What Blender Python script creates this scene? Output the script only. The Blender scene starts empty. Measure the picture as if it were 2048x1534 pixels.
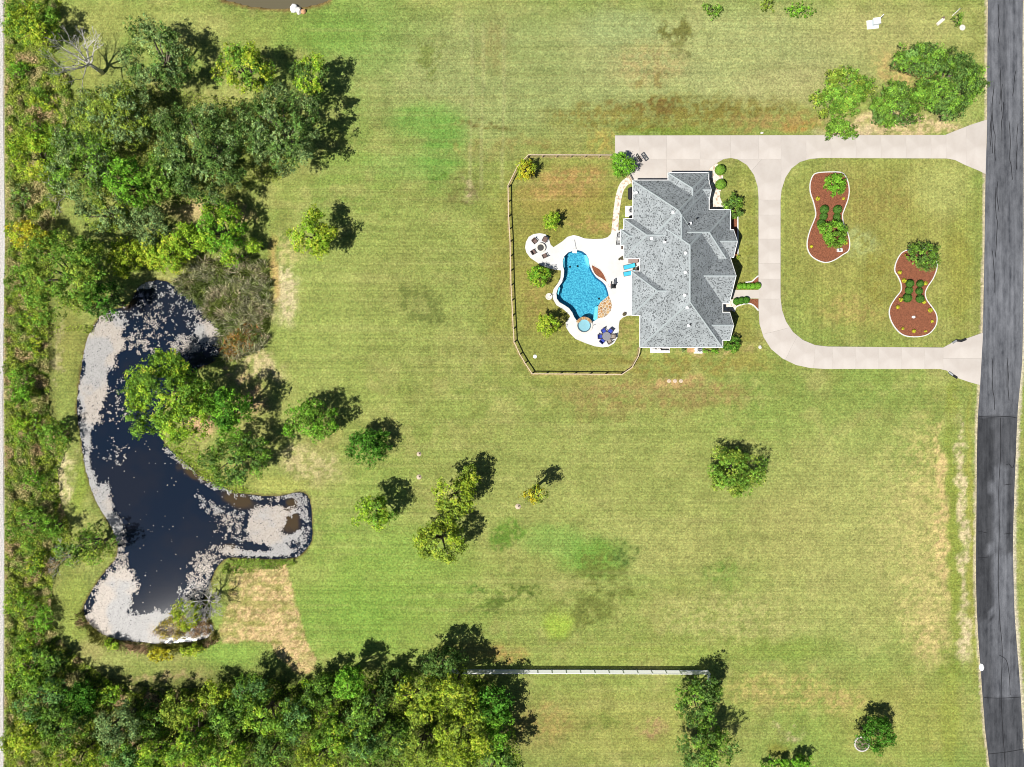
import bpy, bmesh, math, random
import numpy as np
from mathutils import Vector, Matrix
from mathutils.geometry import tessellate_polygon

# ------------------------------------------------------------------ camera, sky, sun, exposure
scene = bpy.context.scene
C = scene.collection
CAM_H = 120.0            # drone height in metres
S = 11.38                # photo pixels per metre on the ground

cam = bpy.data.cameras.new('camera'); camo = bpy.data.objects.new('camera', cam); C.objects.link(camo)
camo.location = (0, 0, CAM_H); camo.rotation_euler = (0, 0, 0)
cam.sensor_width = 36.0; cam.lens = 36.0 * CAM_H / (2048 / S); cam.clip_start = 1; cam.clip_end = 3000
scene.camera = camo

SHX, SHY = 0.50, 0.40    # shadow offset per metre of height
ELEV = math.atan2(1, math.hypot(SHX, SHY))
world = bpy.data.worlds.new('World'); scene.world = world; world.use_nodes = True
wn = world.node_tree.nodes; wl = world.node_tree.links
sky = wn.new('ShaderNodeTexSky'); sky.sky_type = 'NISHITA'; sky.sun_disc = False
sky.air_density = .7; sky.dust_density = .3; sky.sun_elevation = ELEV; sky.sun_rotation = math.radians(231.3)
bg = wn['Background']; bg.inputs['Strength'].default_value = 0.05
wl.new(sky.outputs[0], bg.inputs['Color'])

sun = bpy.data.lights.new('sun', 'SUN'); sun.energy = 5.0; sun.angle = math.radians(0.5); sun.color = (1.0, 0.965, 0.9)
suno = bpy.data.objects.new('sun', sun); C.objects.link(suno); suno.location = (-60, -48, 130)
suno.rotation_euler = Vector((SHX, SHY, -1)).to_track_quat('-Z', 'Y').to_euler()

vs = scene.view_settings
vs.view_transform = 'Standard'; vs.look = 'None'; vs.gamma = 1.0; vs.use_curve_mapping = False
vs.exposure = 0.42
scene.cycles.filter_width = 1.0; scene.cycles.max_bounces = 6; scene.cycles.transparent_max_bounces = 6
scene.cycles.diffuse_bounces = 3; scene.cycles.glossy_bounces = 2; scene.cycles.transmission_bounces = 3

# ------------------------------------------------------------------ helpers
LIT = 1.75               # what a white horizontal surface gives, used to turn seen colours into reflectance
def lin(c): c = c / 255.0; return c / 12.92 if c <= 0.04045 else ((c + 0.055) / 1.055) ** 2.4
def alb(r, g, b, k=LIT): return (min(.85, lin(r) / k), min(.85, lin(g) / k), min(.85, lin(b) / k))
def G(px, py, z=0.0):
    f = (CAM_H - z) / CAM_H
    return ((px - 1024) / S * f, (767 - py) / S * f)
def GP(pts, z=0.0): return [G(p[0], p[1], z) for p in pts]

RNG = np.random.default_rng(7)
_tab = np.random.default_rng(11).random((256, 256))
def vnoise(x, y, seed=0):
    x = np.asarray(x) + seed * 17.31; y = np.asarray(y) + seed * 9.77
    xi = np.floor(x).astype(int); yi = np.floor(y).astype(int); fx = x - xi; fy = y - yi
    fx = fx * fx * (3 - 2 * fx); fy = fy * fy * (3 - 2 * fy)
    a = _tab[xi & 255, yi & 255]; b = _tab[(xi + 1) & 255, yi & 255]
    c = _tab[xi & 255, (yi + 1) & 255]; d = _tab[(xi + 1) & 255, (yi + 1) & 255]
    return (a * (1 - fx) + b * fx) * (1 - fy) + (c * (1 - fx) + d * fx) * fy
def fbm(x, y, seed=0, o=4):
    s = 0; a = .5; t = 0
    for i in range(o):
        s = s + a * vnoise(x, y, seed + i * 3); t += a; a *= .5; x = x * 2.03; y = y * 2.03
    return s / t
def inpoly(x, y, poly):
    x = np.asarray(x); y = np.asarray(y); r = np.zeros(x.shape, bool); n = len(poly)
    for i in range(n):
        x0, y0 = poly[i]; x1, y1 = poly[(i + 1) % n]
        if y0 == y1: continue
        r ^= ((y0 > y) != (y1 > y)) & (x < (x1 - x0) * (y - y0) / (y1 - y0) + x0)
    return r
def pdist(x, y, poly, closed=True):
    d = np.full(np.shape(x), 1e9); n = len(poly)
    for i in range(n if closed else n - 1):
        x0, y0 = poly[i]; x1, y1 = poly[(i + 1) % n]
        dx, dy = x1 - x0, y1 - y0; L = dx * dx + dy * dy + 1e-12
        t = np.clip(((x - x0) * dx + (y - y0) * dy) / L, 0, 1)
        d = np.minimum(d, np.hypot(x - x0 - t * dx, y - y0 - t * dy))
    return d
def smooth(pts, n=5, closed=True):
    P = [np.array(p, float) for p in pts]; N = len(P); out = []
    for i in range(N if closed else N - 1):
        if closed: a, b, c, d = P[i - 1], P[i], P[(i + 1) % N], P[(i + 2) % N]
        else: a, b, c, d = P[max(i - 1, 0)], P[i], P[i + 1], P[min(i + 2, N - 1)]
        for k in range(n):
            t = k / n
            q = .5 * (2 * b + (c - a) * t + (2 * a - 5 * b + 4 * c - d) * t * t + (3 * b - a - 3 * c + d) * t ** 3)
            out.append((q[0], q[1]))
    if not closed: out.append(tuple(P[-1]))
    return out

# ---- materials
def mat_new(name):
    m = bpy.data.materials.new(name); m.use_nodes = True
    nt = m.node_tree; return m, nt, nt.nodes, nt.links, nt.nodes['Principled BSDF']
_mc = {}
def plain(name, col, rough=.7, var=.12, scale=6.0, metal=0.0, bump=0.0, spec=.3):
    if name in _mc: return _mc[name]
    m, nt, n, l, b = mat_new(name)
    tc = n.new('ShaderNodeTexCoord'); nz = n.new('ShaderNodeTexNoise'); nz.inputs['Scale'].default_value = scale; nz.inputs['Detail'].default_value = 5
    l.new(tc.outputs['Object'], nz.inputs['Vector'])
    cr = n.new('ShaderNodeValToRGB'); e = cr.color_ramp.elements
    e[0].position = .3; e[1].position = .7
    e[0].color = (*[c * (1 - var) for c in col], 1); e[1].color = (*[min(1, c * (1 + var)) for c in col], 1)
    l.new(nz.outputs['Fac'], cr.inputs['Fac']); l.new(cr.outputs['Color'], b.inputs['Base Color'])
    b.inputs['Roughness'].default_value = rough; b.inputs['Metallic'].default_value = metal; b.inputs['Specular IOR Level'].default_value = spec
    if bump:
        bp = n.new('ShaderNodeBump'); bp.inputs['Strength'].default_value = bump; l.new(nz.outputs['Fac'], bp.inputs['Height']); l.new(bp.outputs['Normal'], b.inputs['Normal'])
    _mc[name] = m; return m

# leaf material: colour per leaf from the mesh attribute
def make_leaf(name, transl=.3):
    m, nt, n, l, b = mat_new(name); n.remove(b)
    at = n.new('ShaderNodeAttribute'); at.attribute_name = 'Col'
    d = n.new('ShaderNodeBsdfDiffuse'); t = n.new('ShaderNodeBsdfTranslucent'); mx = n.new('ShaderNodeMixShader'); mx.inputs[0].default_value = transl
    l.new(at.outputs['Color'], d.inputs['Color']); l.new(at.outputs['Color'], t.inputs['Color'])
    l.new(d.outputs[0], mx.inputs[1]); l.new(t.outputs[0], mx.inputs[2]); l.new(mx.outputs[0], n['Material Output'].inputs['Surface'])
    return m
M_LEAF = make_leaf('leaf', .16)
M_REED = make_leaf('reed_blade', .2)
M_BARK = plain('bark', (.13, .105, .08), .9, .35, 9, bump=.4)
M_DEADBARK = plain('bleached_bark', (.42, .40, .37), .9, .25, 9)
M_WHITE = plain('white_paint', (.78, .78, .77), .45, .04, 3)
M_CURB = plain('white_concrete_edging', (.6, .58, .55), .8, .12, 3)
M_DARK = plain('dark_metal', (.03, .03, .032), .45, .2, 12, metal=.3)
M_BRONZE = plain('bronze_frame', (.085, .065, .055), .5, .2, 15)
M_GREY = plain('grey_metal', (.32, .33, .34), .5, .12, 10, metal=.3)
M_BRASS = plain('wood_rail', (.56, .45, .32), .85, .25, 7)
M_WOODDK = plain('wood_post', (.46, .35, .23), .85, .25, 7)
M_BRICK = plain('tan_brick', (.36, .27, .20), .9, .22, 14)
M_GLASSDK = plain('window_glass', (.03, .04, .05), .08, .1, 2, spec=.6)
M_MULCH = plain('red_mulch', alb(158, 98, 70), .95, .5, 7, bump=.5)
M_STONE = plain('pale_stone', (.58, .55, .50), .9, .14, 5, bump=.3)
M_ORSTONE = plain('orange_stone', (.48, .27, .14), .9, .2, 5, bump=.3)
M_BROWNFAB = plain('brown_wicker', (.15, .10, .085), .8, .25, 40)
M_TURQ = plain('turquoise_fabric', (.05, .40, .56), .8, .1, 20)
M_BLUE = plain('blue_fabric', (.035, .06, .34), .8, .15, 20)
M_CREAM = plain('cream_stone', (.62, .57, .50), .8, .08, 8)
M_SOIL = plain('pale_soil', (.50, .40, .30), .95, .15, 8, bump=.4)
M_BLACK = plain('black_cover', (.02, .02, .022), .6, .2, 8)

# ---- mesh helpers
def link(name, me, parent=None, loc=None):
    o = bpy.data.objects.new(name, me); C.objects.link(o)
    if parent is not None: o.parent = parent
    if loc is not None: o.location = loc
    return o
def empty(name, loc, rz=0.0):
    o = bpy.data.objects.new(name, None); C.objects.link(o); o.location = loc; o.rotation_euler = (0, 0, rz); o.empty_display_size = .5
    return o
def tag(o, label=None, cat=None, group=None, kind=None):
    if label: o['label'] = label
    if cat: o['category'] = cat
    if group: o['group'] = group
    if kind: o['kind'] = kind
    return o
class MB:
    def __init__(s): s.v = []; s.f = []
    def add(s, vs, fs):
        k = len(s.v); s.v += [tuple(p) for p in vs]; s.f += [tuple(i + k for i in f) for f in fs]; return s
    def box(s, c, d, rz=0.0, rx=0.0, ry=0.0):
        x, y, z = d[0] / 2, d[1] / 2, d[2] / 2
        R = Matrix.Rotation(rz, 3, 'Z') @ Matrix.Rotation(ry, 3, 'Y') @ Matrix.Rotation(rx, 3, 'X')
        vs = [R @ Vector(p) + Vector(c) for p in ((-x, -y, -z), (x, -y, -z), (x, y, -z), (-x, y, -z), (-x, -y, z), (x, -y, z), (x, y, z), (-x, y, z))]
        return s.add(vs, [(0, 3, 2, 1), (4, 5, 6, 7), (0, 1, 5, 4), (1, 2, 6, 5), (2, 3, 7, 6), (3, 0, 4, 7)])
    def tube(s, path, radii, n=6, cap=True):
        path = [Vector(p) for p in path]; k = len(s.v); m = len(path)
        for i, p in enumerate(path):
            t = (path[min(i + 1, m - 1)] - path[max(i - 1, 0)]); t = t.normalized() if t.length > 1e-9 else Vector((0, 0, 1))
            a = t.orthogonal().normalized() if abs(t.z) > .99 else t.cross(Vector((0, 0, 1))).normalized(); b = t.cross(a)
            for j in range(n):
                th = 2 * math.pi * j / n; q = p + (a * math.cos(th) + b * math.sin(th)) * radii[i]; s.v.append(tuple(q))
        for i in range(m - 1):
            for j in range(n):
                s.f.append((k + i * n + j, k + i * n + (j + 1) % n, k + (i + 1) * n + (j + 1) % n, k + (i + 1) * n + j))
        if cap: s.f.append(tuple(k + j for j in range(n))[::-1]); s.f.append(tuple(k + (m - 1) * n + j for j in range(n)))
        return s
    def cyl(s, c, r, z0, z1, n=20, r2=None):
        return s.tube([(c[0], c[1], z0), (c[0], c[1], z1)], [r, r if r2 is None else r2], n)
    def lathe(s, prof, n=20, c=(0, 0)):
        k = len(s.v); m = len(prof)
        for r, z in prof:
            for j in range(n): th = 2 * math.pi * j / n; s.v.append((c[0] + r * math.cos(th), c[1] + r * math.sin(th), z))
        for i in range(m - 1):
            for j in range(n): s.f.append((k + i * n + j, k + i * n + (j + 1) % n, k + (i + 1) * n + (j + 1) % n, k + (i + 1) * n + j))
        return s
    def prism(s, poly, z0, z1, holes=(), bottom=False):
        loops = [list(poly)] + [list(h) for h in holes]
        tris = tessellate_polygon([[Vector((p[0], p[1], 0)) for p in lp] for lp in loops])
        flat = [p for lp in loops for p in lp]; k = len(s.v); n = len(flat)
        s.v += [(p[0], p[1], z1) for p in flat] + [(p[0], p[1], z0) for p in flat]
        for t in tris:
            a, b, c = flat[t[0]], flat[t[1]], flat[t[2]]
            if (b[0] - a[0]) * (c[1] - a[1]) - (b[1] - a[1]) * (c[0] - a[0]) < 0: t = t[::-1]
            s.f.append(tuple(k + i for i in t))
            if bottom: s.f.append(tuple(k + n + i for i in t[::-1]))
        o = 0
        for lp in loops:
            m = len(lp)
            for i in range(m):
                a, b = o + i, o + (i + 1) % m; s.f.append((k + a, k + n + a, k + n + b, k + b))
            o += m
        return s
    def strip(s, poly, w, z0, z1, closed=True):
        n = len(poly); A = []; B = []
        for i in range(n):
            p = np.array(poly[i]); a = np.array(poly[i - 1]) if closed or i else p; b = np.array(poly[(i + 1) % n]) if closed or i < n - 1 else p
            d = b - a; d = d / (np.linalg.norm(d) + 1e-9); nn = np.array((-d[1], d[0])); A.append(p + nn * w / 2); B.append(p - nn * w / 2)
        k = len(s.v)
        for i in range(n): s.v += [(*A[i], z1), (*B[i], z1), (*A[i], z0), (*B[i], z0)]
        for i in range(n if closed else n - 1):
            a = k + 4 * i; b = k + 4 * ((i + 1) % n)
            s.f += [(a, a + 1, b + 1, b), (a, b, b + 2, a + 2), (a + 1, a + 3, b + 3, b + 1)]
        return s
    def build(s, name, mat, parent=None, loc=None, shade=False):
        me = bpy.data.meshes.new(name); me.from_pydata(s.v, [], s.f); me.update()
        if mat: me.materials.append(mat)
        if shade:
            me.polygons.foreach_set('use_smooth', [True] * len(me.polygons))
        return link(name, me, parent, loc)
def rel(pts, o): return [(p[0] - o[0], p[1] - o[1]) for p in pts]
def quads_mesh(name, V, col, mat, parent=None, loc=None):
    """V: (N,4,3) leaf quads, col: (N,3)"""
    N = len(V); me = bpy.data.meshes.new(name)
    me.vertices.add(N * 4); me.vertices.foreach_set('co', np.ascontiguousarray(V, np.float32).ravel())
    me.loops.add(N * 4); me.loops.foreach_set('vertex_index', np.arange(N * 4, dtype=np.int32))
    me.polygons.add(N); me.polygons.foreach_set('loop_start', np.arange(0, N * 4, 4, dtype=np.int32))
    try: me.polygons.foreach_set('loop_total', np.full(N, 4, np.int32))
    except Exception: pass
    me.update(calc_edges=True)
    ca = me.color_attributes.new('Col', 'FLOAT_COLOR', 'POINT')
    c4 = np.ones((N, 4, 4), np.float32); c4[:, :, :3] = np.asarray(col)[:, None, :]
    ca.data.foreach_set('color', c4.ravel())
    me.materials.append(mat)
    return link(name, me, parent, loc)
def unit(v): return v / (np.linalg.norm(v, axis=-1, keepdims=True) + 1e-9)
def leaf_quads(P, Nn, L, W, rng):
    r = unit(rng.normal(size=P.shape)); t = unit(np.cross(Nn, r)); b = np.cross(Nn, t)
    t = t * (L / 2)[:, None]; b = b * (W / 2)[:, None]; lift = Nn * (L * .12)[:, None]
    return np.stack([P - t, P + b + lift, P + t, P - b + lift], 1)

# ------------------------------------------------------------------ outlines (photo pixels)
POND = smooth([(255, 610), (275, 576), (310, 560), (350, 572), (400, 612), (440, 660), (446, 700), (420, 725), (395, 735), (350, 770), (322, 830), (322, 880), (345, 905), (375, 930), (420, 962),
        (470, 984), (510, 992), (560, 993), (598, 985), (617, 1000), (622, 1040), (622, 1080), (605, 1105), (580, 1117), (500, 1117), (455, 1116), (432, 1135), (418, 1165),
        (405, 1200), (410, 1235), (425, 1262), (400, 1281), (330, 1287), (270, 1284), (215, 1273), (180, 1250), (165, 1222), (175, 1195), (205, 1148), (234, 1110), (225, 1060), (190, 1000), (168, 930),
        (160, 870), (152, 820), (158, 760), (170, 690), (190, 645), (215, 622)], 3)
POND2 = smooth([(455, -60), (440, -10), (470, 2), (505, 11), (550, 14), (600, 12), (640, 4), (660, -10), (650, -60)], 3)
z6 = lambda X, Y: (1040 + X / 6.345, 440 + Y / 6.345)
z4 = lambda X, Y: (1000 + X / 6.817, 540 + Y / 6.817)
POOL = [z6(690, 385), z6(610, 412), z6(562, 460), z6(541, 520), z6(546, 590), z6(560, 640), z6(555, 720), z6(530, 790), z4(870, 132), z4(830, 190), z4(790, 250), z4(768, 320), z4(775, 390), z4(810, 440),
        z4(880, 480), z4(940, 520), z4(985, 580), z4(1010, 640), z4(1045, 690), z4(1090, 690), z4(1150, 672), z4(1215, 690), z4(1280, 700), z4(1330, 664), z4(1334, 560), z4(1340, 490), z4(1370, 440), z4(1425, 395), z4(1482, 348),
        z4(1465, 280), z4(1440, 210), z4(1395, 160), z4(1310, 98), z4(1262, 30), z6(900, 620), z6(880, 560), z6(870, 490), z6(840, 435), z6(790, 398), z6(740, 384)]
FLAG = [z4(1482, 348), z4(1512, 420), z4(1530, 485), z4(1510, 560), z4(1460, 620), z4(1400, 650), z4(1332, 664), z4(1334, 560), z4(1340, 490), z4(1370, 440), z4(1425, 395)]
DECK = [z6(65, 350), z6(75, 280), z6(110, 215), z6(170, 180), z6(250, 168), z6(320, 180), z6(360, 215), z6(375, 270), z6(390, 315), z6(425, 345), z6(480, 310), z6(540, 270), z6(600, 215), z6(680, 192),
        z6(740, 205), z6(820, 235), z6(930, 243), z6(1050, 238), z6(1110, 220), z6(1150, 180), z6(1162, 140), (1237, 461), (1252, 461), (1296, 480), (1296, 624), (1262, 631), z4(1740, 622), z4(1670, 650), z4(1630, 690), z4(1618, 760), z4(1620, 830),
        z4(1600, 920), z4(1555, 1000), z4(1480, 1045), z4(1400, 1055), z4(1290, 1040), z4(1160, 995), z4(1030, 940), z4(950, 860), z4(900, 780), z4(895, 720), z4(930, 670), z4(958, 632), z4(940, 606), z4(870, 540),
        z4(770, 480), z4(725, 400), z4(715, 320), z4(730, 260), z4(790, 180), z4(825, 110), z4(830, 40), z6(520, 640), z6(450, 632), z6(360, 610), z6(265, 572), z6(130, 480), z6(80, 410)]
z5 = lambda X, Y: (1580 + X / 5.1125, 310 + Y / 5.1125)
z7 = lambda X, Y: (1660 + X / 4.513, 440 + Y / 4.513)
BED1 = smooth([z5(*p) for p in [(203, 300), (232, 212), (290, 182), (440, 174), (535, 185), (582, 250), (603, 350), (592, 450), (552, 560), (535, 620), (550, 720), (588, 800), (608, 900), (596, 978), (540, 1018), (450, 1076), (365, 1100), (280, 1076), (213, 1028), (178, 960), (175, 880), (203, 770), (248, 660), (262, 595), (238, 480), (208, 390)]], 3)
BED2 = smooth([z7(*p) for p in [(680, 277), (760, 264), (850, 257), (935, 292), (960, 370), (962, 440), (928, 530), (880, 600), (857, 660), (872, 722), (920, 787), (958, 852), (962, 920), (938, 978), (880, 1033), (790, 1054), (680, 1046), (612, 1003), (558, 928), (534, 850), (543, 780), (590, 702), (638, 640), (640, 580), (612, 510), (583, 460), (592, 390), (632, 312)]], 3)
ROADW = [(1990, -700), (1976, 0), (1974, 250), (1971, 350), (1967, 600), (1960, 770), (1955, 850), (1953, 1000), (1952, 1150), (1955, 1250), (1962, 1350), (1968, 1430), (1979, 1534), (2060, 2200)]
ROADE = [(2060, -700), (2046, 0), (2047, 300), (2047, 500), (2045, 700), (2040, 770), (2035, 830), (2030, 950), (2026, 1080), (2027, 1150), (2030, 1240), (2040, 1370), (2046, 1470), (2051, 1534), (2130, 2200)]
DRIVE = [(1230, 271), (1890, 270), (1912, 261), (1940, 250), (1974, 239), (1971, 348), (1957, 341), (1930, 330), (1910, 320), (1893, 317), (1642, 316), (1620, 318), (1600, 324), (1583, 337), (1571, 355), (1563, 380), (1561, 400), (1561, 595),
         (1564, 620), (1572, 643), (1586, 664), (1606, 680), (1630, 690), (1655, 693), (1886, 695), (1904, 685), (1924, 680), (1966, 665), (1960, 770), (1938, 764), (1912, 755), (1893, 741), (1880, 738), (1650, 738), (1620, 736), (1592, 730), (1565, 717), (1542, 698), (1527, 674), (1519, 648), (1517, 615),
         (1517, 395), (1515, 372), (1508, 350), (1494, 330), (1476, 319), (1462, 316), (1448, 318), (1434, 326), (1418, 338), (1416, 366), (1270, 366), (1262, 366), (1247, 336), (1236, 332), (1230, 325)]
ISLAND_WALK = [(1418, 338), (1434, 326), (1440, 336), (1446, 352), (1446, 372), (1440, 385), (1440, 395), (1444, 405), (1451, 413), (1452, 420), (1416, 420), (1416, 366)]
NWWALK = smooth([(1262, 350), (1250, 357), (1240, 367), (1234, 382), (1230, 400), (1226, 430), (1223, 462)], 3, False)
NWWALK_R = smooth([(1236.5, 462), (1237.5, 440), (1240, 415), (1244, 392), (1249, 378), (1258, 368), (1266, 366)], 3, False)
FENCE = [(1228, 310), (1057, 309.5), (1035, 332.5), (1016, 371), (1017, 430), (1020, 481), (1022, 569), (1025, 630), (1028, 684), (1039.5, 708.7), (1050, 726.3), (1064, 747.5), (1150, 748), (1243.5, 749), (1264, 735), (1277, 712), (1279.5, 697)]
RDS = ROADW + ROADE[::-1]

# ------------------------------------------------------------------ ground sheet
def axis(lo, hi, step, far):
    a = list(np.arange(lo, hi + 1e-6, step)); e = [6, 20, 60, 160, far]
    return np.array([lo - k for k in e[::-1]] + a + [hi + k for k in e])
gx = axis(-93, 93, .33, 900); gy = axis(-70, 70, .33, 900)
GX, GY = np.meshgrid(gx, gy); gs = GX.shape
PX = 1024 + GX * S; PY = 767 - GY * S
wx = PX + 26 * (fbm(PX / 22, PY / 22, 3) - .5) * 2; wy = PY + 26 * (fbm(PX / 22, PY / 22, 5) - .5) * 2
def L3(c): return np.array([lin(v) for v in c])
n1 = fbm(PX / 260, PY / 260, 1); n2 = fbm(PX / 80, PY / 80, 2); n3 = fbm(PX / 18, PY / 18, 4); nx = fbm(PX / 300, PY / 9, 6); nsp = fbm(PX / 7, PY / 7, 9, 3); nmid = fbm(PX / 13, PY / 13, 77, 3)
def mix(A, c, w):
    w = np.clip(w, 0, 1)[..., None]; return A * (1 - w) + L3(c) * w
def sst(a, b, x): t = np.clip((x - a) / (b - a), 0, 1); return t * t * (3 - 2 * t)
COL = np.ones(gs + (3,)) * L3((158, 174, 84))
COL = mix(COL, (140, 172, 72), sst(.5, .72, n1) * .6)
COL = mix(COL, (186, 184, 108), sst(.5, .74, n2) * .4)
COL = mix(COL, (146, 152, 74), sst(.52, .75, fbm(PX / 50, PY / 50, 12)) * .5)
mt = fbm(PX / 34, PY / 30, 81, 4); COL = mix(COL, (190, 184, 112), sst(.53, .68, mt) * .36); COL = mix(COL, (138, 158, 68), sst(.53, .68, fbm(PX / 40, PY / 26, 83, 4)) * .45)
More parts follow.
